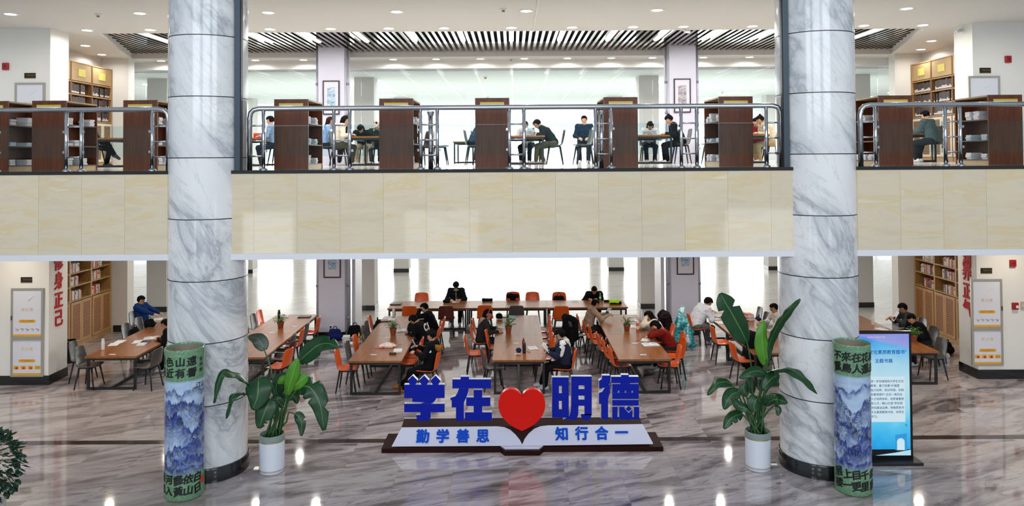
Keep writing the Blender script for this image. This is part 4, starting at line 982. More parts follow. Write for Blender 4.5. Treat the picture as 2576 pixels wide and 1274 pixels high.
# ---- upper floor
U = dict(res=.0125, group='people on the upper floor', seat=.50)
def up(x, y, deg, *a, **k): return person((x, y, ZU), deg, *a, **{**U, **k})
up(-6.34, 19.85, 95, 'person in grey blue jacket half hidden by a low bookcase', cloth('8494b0'), jeans, lean=10, pitch=18)
up(-5.14, 20.35, -86, 'girl in pale blue shirt with long hair behind the cream jacket', cloth('8fa6d0'), dkgrey, lean=10, pitch=14, hair='pony', hairm=HAIRB)
def ex_scarf(o, d): MB().tube([d['neck']+Vector((.03, .08, -.03)), d['chest']+Vector((.05, .145, -.02)), d['chest']+Vector((.02, .14, -.16))], .03, 8).build('scarf', blk, o, smooth=True)
up(-4.60, 19.45, -84, 'girl in cream jacket with a black scarf, reading', cloth('cfc6b6'), cloth('4a4a40'), lean=16, pitch=26, hair='bob', extra=ex_scarf, hands=[(.14, .38, .82), (-.12, .36, .82)], bulk=1.15)
up(-4.3, 21.6, 176, 'person with dark hair, head lowered onto the table', cloth('1a2120'), cloth('a8977e'), lean=38, pitch=62, hair='bob', hands=[(.20, .40, .80), (-.18, .36, .80)], bulk=1.1)
def ex_cap(o, d):
    hp, hu, fw = d['hp'], d['hu'], d['fw']; R = Matrix((d['rt'], fw, hu)).transposed()
    c = MB().ball(hp+hu*.05, (.098, .112, .08), 16, 8, R=R).build('cap', cloth('d8c6c2'), o, smooth=True); MB().ball(hp+hu*.05+fw*.13, (.075, .075, .012), 14, 6, R=R).build('brim', cloth('cfbcb8'), c, smooth=True)
up(-4.05, 22.45, 176, 'person in pale pink cap and dark patterned jacket', cloth('2a3a36'), dkgrey, lean=18, pitch=34, extra=ex_cap, hood=cloth('cfc4c0'))
up(-1.06, 19.55, -86, 'person in blue behind the middle low bookcase, half hidden', cloth('30485e'), jeans, lean=26, pitch=30)
up(1.10, 19.75, 86, 'man in dark jacket and khaki trousers leaning far forward', cloth('20282c'), cloth('5a5544'), lean=34, pitch=50, hands=[(.10, .44, .84), (-.12, .40, .82)], feet=[(.1, .25, .07), (-.1, .46, .07)], collar=mat('5a82b4', .7), bulk=1.15)
up(.48, 21.95, 165, 'person across the table, face behind the leaning man', cloth('d0d2d4'), jeans, lean=28, pitch=40, hair='full')
up(2.05, 20.95, 172, 'person in dark top facing us behind the glass', cloth('1c3040'), jeans, lean=2, pitch=4, hands=[(.12, .28, .72), (-.12, .28, .72)])
up(2.62, 21.0, 176, 'person in dark top beside the one facing us', cloth('24364a'), jeans, lean=10, pitch=14)
up(4.46, 19.55, 86, 'girl with hair bun in black coat with white hood', blk, blk, lean=22, pitch=36, hair='bun', hood=cloth('e0dad2'), bulk=1.15)
up(4.05, 21.95, 178, 'person in white shirt bent over behind the hair bun girl', cloth('d8d8d8'), jeans, lean=32, pitch=46, hair='bob')
up(7.22, 21.7, 150, 'person in red top, mostly behind a low bookcase', cloth('9c1c22'), dkgrey, lean=20, pitch=24, hair='long')
up(6.98, 19.85, 90, 'girl in cream fleece coat with dark tied hair', cloth('d6c4a6'), cloth('b89c74'), lean=24, pitch=30, hair='bun', hood=cloth('d6c4a6'), bulk=1.2)
up(10.75, 18.9, 30, 'person in grey sitting by the upper right bookcase', cloth('4a5658'), dkgrey, lean=12, pitch=24, hands=[(.12, .40, .80), (-.12, .42, .80)])
up(-11.08, 19.5, -88, 'person in black trousers with crossed legs, face behind the bookcase', blk, blk, lean=-8, pitch=10, feet=[(.06, .62, .32), (-.06, .34, .07)], shoes='3a3a40', hands=[(.14, .2, .66), (-.14, .2, .66)])
# ------------------------------------------------------------------ the letter sign with the heart
BLUE = mat('0a1f9e', .5, var=.03, spec=.15); SIGNW = mat('dfe2ec', .35, var=.01); BASEB = mk_wood('dark_red_lacquer', ('1e0906', '2a0e09', '34130c'), 0, 1.5, .5, spec=.1)
sign = thing('letter_sign', (0, 0, 0), 'blue letter sign with red heart on an open-book base in the hall', 'sign')
PAGEW = mat('c3c5d8', .5, var=.01)
RX = lambda r: 920+r/3.3026
def rg(x, y, Y): p = at(RX(x), 900+y/3.3026, Y); return p.x, p.z
x0, x1 = flo(RX(145), 1126, .04).x, flo(RX(2457), 1122, .04).x
fx = lambda r: flo(RX(r), 1132, .06).x
MB().prism([(x0, 13.14), (fx(1120), 13.14), (fx(1155), 12.99), (fx(1442), 12.99), (fx(1478), 13.14), (x1, 13.14), (x1, 13.85), (x0, 13.85)], 0.0, .08).build('base', BASEB, sign)
th = math.atan2(.28, .157); MBD = Matrix.Translation((0, 13.2, .09)) @ Matrix.Rotation(th, 4, 'X')
def bd(x, y):          # point of the slanted page
    v = (716-y)/156*.321; Y = 13.2+v*math.cos(th); return (at(RX(x), 900+y/3.3026, Y).x, v)
def ccw(p):
    a = sum(p[i][0]*p[(i+1) % len(p)][1]-p[(i+1) % len(p)][0]*p[i][1] for i in range(len(p))); return p if a > 0 else p[::-1]
left = [(215, 716), (300, 560), (1090, 556), (1150, 563), (1200, 585), (1245, 625), (1280, 668), (1300, 706), (1300, 716)]
right = [(1300, 716), (1300, 706), (1320, 660), (1352, 618), (1400, 578), (1450, 558), (1510, 551), (2300, 545), (2385, 700), (2385, 709)]
for pg in (left, right):
    MB().prism(ccw([bd(*q) for q in pg]), -.012, .012, MBD).build('page', PAGEW, sign)
MB().prism(ccw([(fx(1120), 13.2), (fx(1158), 13.06), (fx(1440), 13.06), (fx(1478), 13.2)]), .082, .10).build('page_tongue', PAGEW, sign)
xa, xb = bd(300, 560)[0], bd(2300, 545)[0]
m = MB(); m.add([(xa-.1, 13.225, .082), (xb+.1, 13.225, .082), (xb, 13.375, .372), (xa, 13.375, .372), (xa-.02, 13.80, .372), (xb+.02, 13.80, .372), (xb+.02, 13.80, .082), (xa-.02, 13.80, .082)],
       [(0, 1, 2, 3), (3, 2, 5, 4), (4, 5, 6, 7), (0, 3, 4, 7), (1, 6, 5, 2), (0, 7, 6, 1)]); m.build('book_body', BASEB, sign)
MB().box(xa-.02, xb+.02, 13.80, 13.815, .08, .385).build('back_edge', SIGNW, sign)
YL = 13.43
def R4(a, b, c, d): return [(a, d), (b, d), (b, c), (a, c)]
LET = {
 'xue': [[(348, 192), (390, 150), (432, 193), (405, 240), (375, 240)], [(443, 192), (486, 150), (526, 193), (500, 240), (470, 240)], [(538, 192), (580, 150), (620, 193), (595, 240), (565, 240)],
         R4(320, 655, 226, 338), R4(320, 655, 385, 455), [(387, 303), (590, 303), (585, 345), (560, 375), (540, 386), (540, 500), (515, 528), (430, 530), (418, 480), (455, 478), (455, 385), (490, 372), (387, 370)]],
 'zai': [R4(720, 1042, 182, 257), R4(788, 858, 160, 184), [(775, 256), (856, 256), (850, 290), (835, 335), (815, 375), (815, 528), (750, 528), (750, 416), (714, 416), (714, 356), (704, 356), (704, 336), (745, 322), (765, 290)],
         R4(897, 968, 270, 465), R4(835, 1035, 332, 404), R4(825, 1048, 456, 526)],
 'ming': [R4(1548, 1605, 165, 500), R4(1630, 1687, 165, 500), R4(1604, 1631, 165, 237), R4(1604, 1631, 297, 362), R4(1604, 1631, 430, 500),
          R4(1818, 1878, 158, 480), R4(1707, 1768, 158, 402), R4(1767, 1819, 158, 232), R4(1767, 1819, 262, 318), R4(1767, 1819, 350, 402),
          [(1818, 470), (1878, 470), (1870, 505), (1850, 520), (1795, 520), (1787, 470)], [(1707, 400), (1768, 400), (1766, 470), (1752, 517), (1640, 517), (1690, 490), (1703, 450)]],
 'de': [[(1965, 150), (2028, 150), (2028, 215), (2008, 245), (1940, 262), (1938, 195), (1960, 180)], [(1985, 252), (2030, 222), (2030, 290), (2014, 345), (2014, 515), (1957, 515), (1957, 385), (1938, 385), (1938, 295), (1965, 285)],
        R4(2122, 2185, 145, 165), R4(2040, 2268, 160, 212), R4(2048, 2268, 220, 275), R4(2048, 2095, 274, 294), R4(2107, 2152, 274, 294), R4(2164, 2208, 274, 294), R4(2220, 2268, 274, 294), R4(2048, 2268, 293, 345), R4(2115, 2195, 210, 222),
        R4(2048, 2268, 353, 400), R4(2048, 2092, 410, 515), R4(2228, 2272, 410, 515), [(2106, 410), (2150, 410), (2150, 425), (2185, 462), (2216, 430), (2216, 500), (2205, 515), (2120, 515), (2106, 495)],
        [(2160, 426), (2185, 402), (2210, 426), (2185, 450)], R4(2090, 2108, 495, 515), R4(2214, 2230, 495, 515)]}
for k, ps in LET.items():
    m = MB(); M = face_M(0, YL+.10, 0)
    for i, p in enumerate(ps):
        m.prism(ccw([rg(x, y, YL) for x, y in p]), 0, .10+.0004*(i % 5), M, 0, 1)
    # feet: bring every letter down to the book
    L(m.build('letter', [BLUE, SIGNW], sign), 'tall blue letter with white sides')
half = [(1296, 332, 0), (1308, 303, 0), (1345, 273, 0), (1395, 264, 0), (1440, 280, 0), (1475, 320, 0), (1492, 378, 0), (1486, 440, 0), (1460, 496, 0), (1418, 542, 0), (1365, 580, 0), (1298, 613, 0)]
half = [(v.x, v.y) for v in spline(half, 36)]
hp = [rg(x, y, 13.2) for x, y in half]+[rg(2594-x, y, 13.2) for x, y in half[-2:0:-1]]
h = MB().prism(ccw(hp), 0, .13, face_M(0, 13.33, 0)).build('heart', mat('de1204', .25, var=.02, spec=.25), sign, bevel=.008); L(h, 'glossy red heart')
for ch, x, y in (('勤', 475, 643), ('学', 640, 643), ('善', 807, 643), ('思', 973, 643), ('知', 1630, 630), ('行', 1795, 627), ('合', 1960, 627), ('一', 2125, 622)):
    u, v = bd(x, y); vs, fs = glyphs(ch, .235, .009, .008, MBD @ Matrix.Translation((u, v, .02)))
    MB().add(vs, fs).build('lettering', mat('0a48bc', .6, spec=.1), sign)
# ------------------------------------------------------------------ two tall porcelain vases
def mk_porcelain(seed, name):
    t = NT(name); t.set(.08, 0, .4, coat=.1)
    uv = t.n('ShaderNodeUVMap').outputs[0]; u, v, _ = t.xyz(uv)
    W_ = t.mix(t.noise(t.mapping(uv, sc=(2, 7, 1)), 2.2, 4), 'd3e0ec', '86aedb')
    col = W_; bl = None
    rng = random.Random(seed)
    for (b, amp, f, fade) in [(1.66, .16, 4.5, .12), (1.50, .42, 2.2, .42), (1.20, .5, 1.7, .5), (.92, .42, 2.0, .40), (.70, .30, 2.4, .34), (.50, .16, 2.6, .16)]:
        o = rng.uniform(0, 50)
        r = t.noise(t.comb(t.math('MULTIPLY', u, f), o, 0), 1.0, 7, .62); rid = t.math('ADD', t.math('MULTIPLY', t.math('SUBTRACT', r, .5), amp*3.4), b)
        d = t.math('SUBTRACT', rid, v); edge = t.ramp(d, [(0, 0.0), (.025, 1.0)])
        fd = t.math('SUBTRACT', 1.0, t.math('DIVIDE', d, fade), clamp=True)
        tex = t.ramp(t.noise(t.comb(t.math('MULTIPLY', u, 1.6), t.math('MULTIPLY', v, 1.2), o), 5, 8, .7, 2.2), [(.36, .12 if seed > 20 else .3), (.54, 1.0)])
        f_ = t.math('MULTIPLY', t.math('MULTIPLY', edge, t.math('POWER', fd, .55)), tex)
        c2 = t.ramp(t.noise(t.comb(u, v, o), 9, 6), [(.38, '030a40'), (.6, '123090')])
        col = t.mix(f_, col, c2)
    g = t.ramp(t.noise(uv, 26, 6, .7), [(.3, '557f5f'), (.55, '739b78'), (.75, '8fb390')])
    vo = t.n('ShaderNodeTexVoronoi', feature='DISTANCE_TO_EDGE', i_Scale=34); t.l(uv, vo.inputs['Vector']); g = t.mix(t.ramp(vo.outputs['Distance'], [(0, .45), (.06, 0.0)]), g, '57785f')
    top = t.ramp(v, [(1.80/2.3, 0.0), (1.84/2.3, 1.0)]); vn = t.math('DIVIDE', v, 2.3)
    top = t.ramp(vn, [(1.79/2.3, 0.0), (1.83/2.3, 1.0)]); bot = t.ramp(vn, [(.36/2.3, 1.0), (.46/2.3, 0.0)])
    col = t.mix(top, col, g); col = t.mix(bot, col, g); t.base(col); return t.m
import bmesh
def wrap(txt, size, ang, z, R, off=.004, rot=0):
    vs, fs = glyphs(txt, size, off, 0, Matrix.Rotation(rot, 4, 'Z') @ Matrix(((1, .0, 0, 0), (.16 if rot else 0, 1, 0, 0), (0, 0, 1, 0), (0, 0, 0, 1)))); bm = bmesh.new(); V = [bm.verts.new(v) for v in vs]
    for f in fs:
        try: bm.faces.new([V[i] for i in f])
        except ValueError: pass
    bmesh.ops.triangulate(bm, faces=bm.faces[:]); es = [e for e in bm.edges if e.calc_length() > .035]
    bmesh.ops.subdivide_edges(bm, edges=es, cuts=3, use_grid_fill=True); bmesh.ops.triangulate(bm, faces=bm.faces[:])
    bm.verts.ensure_lookup_table(); bm.verts.index_update()
    o = [((R+.0035)*math.sin(ang+v.co.x/R), -(R+.0035)*math.cos(ang+v.co.x/R), z+v.co.y) for v in bm.verts]; f = [[v.index for v in q.verts] for q in bm.faces]; bm.free(); return o, f
INK = mat('0c1410', .4)
def vase(px, Yc, facing, lab, seed, tops, bots, small, seal, R=.29):
    H = 2.29; x = (px-CX)/FOC*Yc
    o = thing('porcelain_vase', (x, Yc, 0), lab, 'vase', None)
    n = 72; prof = [(R-.03, 0), (R-.008, .012), (R, .04), (R, .44), (R-.003, .46), (R-.003, 1.82), (R, 1.84), (R+.004, 2.2), (R+.008, 2.27), (R+.002, H), (R-.022, H-.004), (R-.03, H-.03), (R-.03, .9), (.001, .88)]
    m = MB().lathe(prof, n=n); me = m.build('vessel', [mk_porcelain(seed, 'blue_white_porcelain'), mat('8a7c6a', .5)], o, smooth=True, auto=40)
    uvl = me.data.uv_layers.new(name='UVMap')
    for p in me.data.polygons:
        zc = p.center.z; ins = math.hypot(p.center.x, p.center.y) < R-.015 and .02 < zc < 2.27
        if ins: p.material_index = 1
        a0 = math.atan2(p.center.y, p.center.x)
        for li in p.loop_indices:
            c = me.data.vertices[me.data.loops[li].vertex_index].co; a = math.atan2(c.y, c.x)
            if a-a0 > math.pi: a -= 2*math.pi
            if a0-a > math.pi: a += 2*math.pi
            uvl.data[li].uv = (a*R, c.z)
    for (cols, z) in ((tops, 2.02), (bots, .24)):
        for a, cc in cols:
            for j, ch in enumerate(cc):
                vs, fs = wrap(ch, .15, facing+a, z+(.085 if j == 0 else -.085), R+.001, .0055, random.uniform(-.16, .16)); MB().add(vs, fs).build('calligraphy', INK, o)
    for (txt, a, z, s) in small:
        vs, fs = wrap(txt, s, a, z, R, .001); MB().add(vs, fs).build('calligraphy', INK, o)
    if seal == 'red':
        vs, fs = wrap('●', .13, facing+1.02, .25, R, .012); L(MB().add(vs, fs).build('seal', mat('c23a24', .4), o), 'red seal')
    elif seal:
        vs, fs = wrap('印', .11, facing+.1, .66, R, .002); L(MB().add(vs, fs).build('seal', mat('16286e', .4), o), 'blue seal mark')
    return o
vase(466, 11.59, .42, 'tall green and blue-white porcelain vase before the left column', 11, ((-1.4, '看聲'), (-.82, '色近'), (-.23, '山有'), (.34, '遠看')), ((-1.4, '海流'), (-.86, '河入'), (-.32, '盡黃'), (.17, '依山'), (.68, '白日')),
     [('紫', 1.32, 2.11, .075), ('林', 1.32, 2.03, .075), ('格', 1.32, 1.95, .075), ('江', 1.16, 1.72, .10), ('山', 1.48, 1.72, .10)], 'red')
vase(2134, 11.6, -.42, 'tall green and blue-white porcelain vase before the right column', 23, ((-.82, '不驚'), (-.28, '來鳥'), (.26, '在人'), (.76, '花還'), (1.3, '春去')), ((-.82, '层楼'), (-.3, '上一'), (.17, '目更'), (.64, '千里'), (1.25, '欲窮')), [], 'blue', .272)
# ------------------------------------------------------------------ lit poster stand
YK = 12.62; kx0, kx1 = at(2147, 1000, YK).x, at(2295, 1000, YK).x; kc = (kx0+kx1)/2; kw = (kx1-kx0)/2; kzt = at(2290, 833, YK).z
k = thing('poster_stand', (kc, YK, 0), 'tall lit poster stand with a blue screen beside the right column', 'poster stand')
MB().box(-kw-.09, kw+.09, -.16, .20, 0, .05).build('base', BLACKM, k, bevel=.006)
MB().box(-kw, kw, 0, .05, .045, kzt).build('frame', mat('0c0d10', .2), k, bevel=.004)
def mk_screen():
    t = NT('lit_screen'); t.base('000000'); g = t.coord('Generated'); x, y, z = t.xyz(g)
    w = t.noise(t.mapping(g, sc=(1.2, 1, 2.2), rot=(0, .5, 0)), 1.6, 4, .5, .8)
    v = t.math('ADD', z, t.math('MULTIPLY', t.math('SUBTRACT', w, .5), .22))
    c = t.ramp(v, [(0.0, '1f9fe6'), (.08, '2fb4f0'), (.24, '5fcdf6'), (.38, '9fdff5'), (.55, 'c3e6f2'), (.72, 'a9daf0'), (.88, '62bdf0'), (1.0, '2f8fe8')])
    c = t.mix(t.ramp(t.math('ADD', z, t.math('MULTIPLY', x, .12)), [(.98, 0.0), (1.08, .6)]), c, 'b39ae0')
    t.l(c, t.b.inputs['Emission Color']); t.b.inputs['Emission Strength'].default_value = .9; t.set(.15); return t.m
sz0 = .22
sc_ = MB().box(-kw+.045, kw-.045, -.006, .001, sz0, kzt-.05).build('screen', mk_screen(), k); L(sc_, 'glowing blue poster')
Zp = lambda py: at(2225, py, YK).z
Xp = lambda px: at(px, 1000, YK).x-kc
def stext(txt, px, py, size, off, col, al='CENTER', sp=1.0, st=.8):
    vs, fs = glyphs(txt, size, off, 0, Matrix.Translation((Xp(px), -.009, Zp(py))) @ Matrix.Rotation(math.radians(90), 4, 'X'), al, sp)
    MB().add(vs, fs).build('lettering', emit(col, st), sc_)
MB().box(Xp(2162), Xp(2276), -.008, -.007, Zp(1062), Zp(948)).build('text_panel', emit('d2eaf4', .9), sc_)
stext('“文化素质教育图书”', 2232, 887, .0765, .0016, '0d68be'); stext('主题书展', 2224, 909, .076, .0016, '0d68be')
stext('学院图书馆教育书展', 2206, 849, .034, 0, 'e8d8f4')
for i, ln in enumerate(('进一步加强我校大学生文化', '教育，着力完善“价值塑', '能力培养、知识传授、实践', '和素质提升”五位一体的应', '人才培养体系，培养高素质', '型人才，精心打造“学在明', '学风建设品牌，特推荐系列', '文化素质教育书目，供学生', '学习。')):
    stext(ln, 2190, 960+i*11.1, .0468, .0005, '123f80', 'LEFT', 1.0)
MB().prism([(Xp(2250), Zp(1133)), (Xp(2250), Zp(1095)), (Xp(2279), Zp(1091)), (Xp(2279), Zp(1133))][::-1], 0, .002, Matrix.Translation((0, -.007, 0)) @ Matrix.Rotation(math.radians(90), 4, 'X')).build('picture_block', emit('2f9ade', .9), sc_)
a = [(Xp(2254), Zp(1133)), (Xp(2273), Zp(1133))]+[(Xp(2263.5+9.5*math.cos(t)), Zp(1112-9*math.sin(t))) for t in [math.pi*q/10 for q in range(11)]]
MB().prism(ccw(a), 0, .002, Matrix.Translation((0, -.0095, 0)) @ Matrix.Rotation(math.radians(90), 4, 'X')).build('picture_arch', emit('cfeefa', .9), sc_)
MB().prism(ccw([(Xp(2200), Zp(1146)), (Xp(2288), Zp(1146)), (Xp(2288), Zp(1132)), (Xp(2250), Zp(1139))]), 0, .002, Matrix.Translation((0, -.0115, 0)) @ Matrix.Rotation(math.radians(90), 4, 'X')).build('picture_path', emit('b8e6fa', .9), sc_)
stext('«', 2278, 1069, .09, .001, '1f86d0')
# ------------------------------------------------------------------ fire cabinets, wall calligraphy, pictures
def cabinet(x0, x1, zt, zm, zb, sx, lab):
    w = (x1-x0); xc = (x0+x1)/2; o = thing('fire_cabinet', (xc, 17.24, zb), lab, 'fire cabinet'); H = zt-zb; m = zm-zb; f = .05
    fr = mat('b9b4a8', .3, .6); pw = mat('d9dae3', .35, var=.01); ye = mat('e3a62a', .45); gl = mat('d8bd86', .5)
    b = MB().box(-w/2, -w/2+f, -.04, 0, 0, H).box(w/2-f, w/2, -.04, 0, 0, H).box(-w/2+f, w/2-f, -.04, 0, H-f, H).box(-w/2+f, w/2-f, -.04, 0, 0, f*.8).box(-w/2+f, w/2-f, -.045, 0, m-.045, m+.045).build('frame', fr, o)
    for (a, c, t, big) in ((m+.045, H-f, '消火栓', True), (f*.8, m-.045, '灭火栓', False)):
        d = MB().box(-w/2+f, w/2-f, -.03, 0, a, c).build('door', pw, o); h = c-a; ww = w-2*f
        MB().box(-ww/2, ww/2, -.0315, -.03, a, a+.045).build('yellow_band', ye, d)
        M = lambda x, z: Matrix.Translation((x, -.0318, z)) @ Matrix.Rotation(math.radians(90), 4, 'X')
        tz = a+h*(.58 if big else .74)
        vs, fs = glyphs(t, .085, .001, 0, M(0, tz), 'CENTER', 1.35); MB().add(vs, fs).build('lettering', gl, d)
        pz = a+h*(.33 if big else .41); r = .035
        pp = [(.16*s+r*math.cos(q), r*math.sin(q)) for s, q0 in ((1, -math.pi/2), (-1, math.pi/2)) for q in [q0+math.pi*i/8 for i in range(9)]]
        MB().prism(pp, 0, .001, M(0, pz)).build('yellow_pill', ye, d)
        vs, fs = glyphs('使用方法示意图' if big else '灭火器使用方法', .04, 0, 0, Matrix.Translation((0, -.0003, 0)) @ M(0, pz) @ Matrix.Translation((0, 0, .0015))); MB().add(vs, fs).build('lettering', mat('8a6414', .5), d)
        if big:
            for i, cc in enumerate(('b02a30', '2c3c7c', '2c3c7c', 'b8323a', '2c3c7c')):
                q = MB(); x = -ww/2+.09+i*(ww-.18)/4; q.bar((x-.03, -.031, a+.18), (x+.035, -.031, a+.15+.02*(i % 2)), .022, .002); q.build('pictogram', mat(cc, .5), d)
                MB().bar((x+.01, -.0312, a+.12), (x+.04, -.0312, a+.17), .014, .002).build('pictogram', mat('b02a30' if i % 2 else '34406f', .5), d)
            MB().bar((.02, -.0305, a+h*.78), (.17, -.0305, a+h*.88), .03, .001, w2=.008).build('leaf_print', mat('dcd3c4', .6), d)
        else:
            for i in range(4):
                x = -ww/2+.08+i*(ww-.16)/3; MB().box(x-.062, x+.062, -.0312, -.03, a+.13, a+.215).build('pictogram', ye, d)
                if i < 3: MB().lathe([(.0001, 0), (.028, 0)], (0, 0, 0), 14).build('red_drop', mat('c02418', .5), d).matrix_local = M(x+.01, a+.16) @ Matrix.Translation((0, 0, .001))
                else: MB().bar((x-.05, -.0316, a+.168), (x+.05, -.0316, a+.178), .014, .001).build('pictogram', BLACKM, d)
    MB().box(sx*(w/2-.02)-.012, sx*(w/2-.02)+.012, -.055, -.04, m+.42, m+.52).build('latch', mat('4a3a34', .4), o)
    return o
A = lambda px, py: at(px, py, 17.2)
cabinet(A(26, 900).x, A(108, 900).x, A(67, 726).z, A(67, 852).z, A(67, 949).z, -1, 'white fire cabinet with yellow bands on the lower left wall')
cabinet(A(2446, 900).x, A(2525, 900).x, A(2485, 703).z, A(2485, 828).z, A(2485, 921).z, 1, 'white fire cabinet with yellow bands on the lower right wall')
cabinet(A(36, 300).x, A(112, 300).x, A(76, 208).z, A(76, 330).z, ZU+.03, -1, 'grey white fire cabinet on the upper left wall')
cabinet(A(2438, 300).x, A(2518, 300).x, A(2478, 191).z, A(2478, 318).z, ZU+.03, 1, 'pale blue fire cabinet on the upper right wall')
RED = mat('b00f0f', .55, spec=.2)
for sx, txt, zs, side in ((-1, '修身正己', ((148, 662), (144, 709), (145, 758), (146, 803)), 'left'), (1, '涵养正气', ((2411, 652), (2413, 688), (2414, 735), (2415, 780)), 'right')):
    for ch, (px, py) in zip(txt, zs):
        xw = sx*10.775; Y = 17.24+ (.36 if sx < 0 else .36); z = at(px, py, Y).z
        vs, fs = glyphs(ch, .42, .011, .012, Matrix.Translation((xw, Y, z)) @ Matrix.Rotation(math.radians(90 if sx < 0 else -90), 4, 'Z') @ Matrix.Rotation(math.radians(90), 4, 'X') @ Matrix.Scale(.8, 4, (1, 0, 0)))
        o = MB().add(vs, fs).build('wall_character', RED); L(o, 'red raised character %s on the lower %s wall, %s from the top' % (ch, side, ORD[txt.index(ch)]), 'wall lettering', 'red characters on the %s wall' % side)
def picture(px0, px1, pyt, pyb, blue, lab):
    a, b = at(px0, pyt, 21.58), at(px1, pyb, 21.58); w, h = b.x-a.x, a.z-b.z
    o = thing('framed_picture', ((a.x+b.x)/2, 21.6, (a.z+b.z)/2), lab, 'picture'); f = .028
    MB().box(-w/2, -w/2+f, -.035, 0, -h/2, h/2).box(w/2-f, w/2, -.035, 0, -h/2, h/2).box(-w/2+f, w/2-f, -.035, 0, h/2-f, h/2).box(-w/2+f, w/2-f, -.035, 0, -h/2, -h/2+f).build('frame', mat('1a1318', .4), o)
    MB().box(-w/2+f, w/2-f, -.015, 0, -h/2+f, h/2-f).build('mount', mat('d9d4dc', .6), o)
    t = NT('ink_landscape'); g = t.coord(); n = t.noise(t.mapping(g, sc=(1, 1, 2.2)), 7, 7, .7, 1.5)
    t.base(t.ramp(n, [(.3, '3a5f8c' if blue else '4a4a58'), (.45, '7fa8c4' if blue else '8c8694'), (.55, 'd0d8da' if blue else 'c8c0bc'), (.7, 'a8a894' if blue else 'aaa4ae')])); t.set(.6)
    MB().box(-w*.25, w*.25, -.018, -.014, -h*.28, h*.30).build('painting', t.m, o)
picture(812, 854, 203, 288, True, 'framed blue ink landscape on the upper left pier'); picture(1695, 1738, 198, 283, False, 'framed grey ink landscape on the upper right pier')
picture(814, 857, 604, 699, True, 'framed blue ink landscape on the lower left pier'); picture(1702, 1746, 594, 691, True, 'framed blue ink landscape on the lower right pier')
# ------------------------------------------------------------------ plants
def mk_leaf(name, a, b, rib, rough=.35):
    t = NT(name); t.set(rough, 0, .4); uv = t.n('ShaderNodeUVMap').outputs[0]; u, v, _ = t.xyz(uv)
    w = t.math('ABSOLUTE', t.math('SINE', t.math('MULTIPLY', t.math('ADD', t.math('MULTIPLY', v, 1.0), t.math('MULTIPLY', t.math('ABSOLUTE', t.math('SUBTRACT', u, .5)), .25)), 95)))
    c = t.mix(t.math('MULTIPLY', w, .25), t.mix(t.noise(t.coord(), 6, 3), a, b), b)
    r = t.ramp(t.math('ABSOLUTE', t.math('SUBTRACT', u, .5)), [(.012, 1.0), (.035, 0.0)]); t.base(t.mix(t.math('MULTIPLY', r, .8), c, rib))
    t.b.inputs['Subsurface Weight'].default_value = 0; return t.m
LEAF = mk_leaf('dark_leaf', '12331c', '1d4a26', '5f8a4a'); LEAFL = mk_leaf('young_leaf', '3f7a1e', '58962a', '7fb04a'); LEAFG = mk_leaf('back_leaf', '33443a', '435548', '6b7f66')
STEMM = mat('2f5a2c', .5); STEMD = mat('27301c', .6)
def blade(P, W_, nrm, mat_, parent, name='leaf', fold=.25, wav=.02, n=18, pw=.75, seed=0, tears=0, lean=0.0):
    rng = random.Random(seed); c = spline(P, n); vs, fs, uvs = [], [], []; K = 9
    ph = rng.uniform(0, 6); L_ = sum((c[i+1]-c[i]).length for i in range(n)); s = 0
    notch = [rng.randrange(3, n-2) for _ in range(tears)]; ns = [rng.choice((-1, 1)) for _ in notch]
    for i, p in enumerate(c):
        if i: s += (c[i]-c[i-1]).length
        t = i/n; d = (c[min(i+1, n)]-c[max(i-1, 0)]).normalized(); N = Vector(nrm); N = (N-d*N.dot(d)).normalized(); sd = d.cross(N)
        w = W_*.5*(math.sin(math.pi*min(1, (t*.96+.02))**pw))**.62
        for k in range(K):
            u = -1+2*k/(K-1); q = u*w
            if i in notch and ns[notch.index(i)]*u > .4: q *= .45
            off = -abs(u)**1.3*w*fold+wav*math.sin(s*22+ph+u*1.5)*abs(u)**2+lean*u*w
            vs.append(p+sd*q+N*off); uvs.append((.5+u*.5, s))
    for i in range(n):
        for k in range(K-1): fs.append((i*K+k, i*K+k+1, (i+1)*K+k+1, (i+1)*K+k))
    o = MB().add(vs, fs).build(name, mat_, parent, smooth=True); ul = o.data.uv_layers.new(name='UVMap')
    for p in o.data.polygons:
        for li in p.loop_indices: ul.data[li].uv = uvs[o.data.loops[li].vertex_index]
    m = o.modifiers.new('solid', 'SOLIDIFY'); m.thickness = .003; return o
def pot(o, r, h):
    L(MB().lathe([(.0001, 0), (r*.9, 0), (r*.97, .015), (r*.985, .05), (r, .08), (r, h*.83)], n=40).build('pot', mat('dde3ec', .3, coat=.3, var=.01), o, smooth=True, auto=50), 'white cylinder pot')
    for z in (.052, .066): MB().tube([(r*.99*math.cos(a), r*.99*math.sin(a), z) for a in [2*math.pi*k/40 for k in range(41)]], .0035, 5, cap=False).build('gold_line', GOLD, o)
    MB().tube([(r*1.0*math.cos(a), r*1.0*math.sin(a), h*.83) for a in [2*math.pi*k/40 for k in range(41)]], .006, 6, cap=False).build('gold_line', GOLD, o)
    L(MB().lathe([(r, h*.83), (r+.003, h*.84), (r+.003, h), (r-.012, h), (r-.015, h-.09)], n=40).build('rim', mat('8b9a94', .4), o, smooth=True, auto=40), 'grey green rim')
    MB().lathe([(r-.014, h-.07), (.0001, h-.05)], n=24).build('soil', mat('201812', .9, var=.4, scale=30), o)
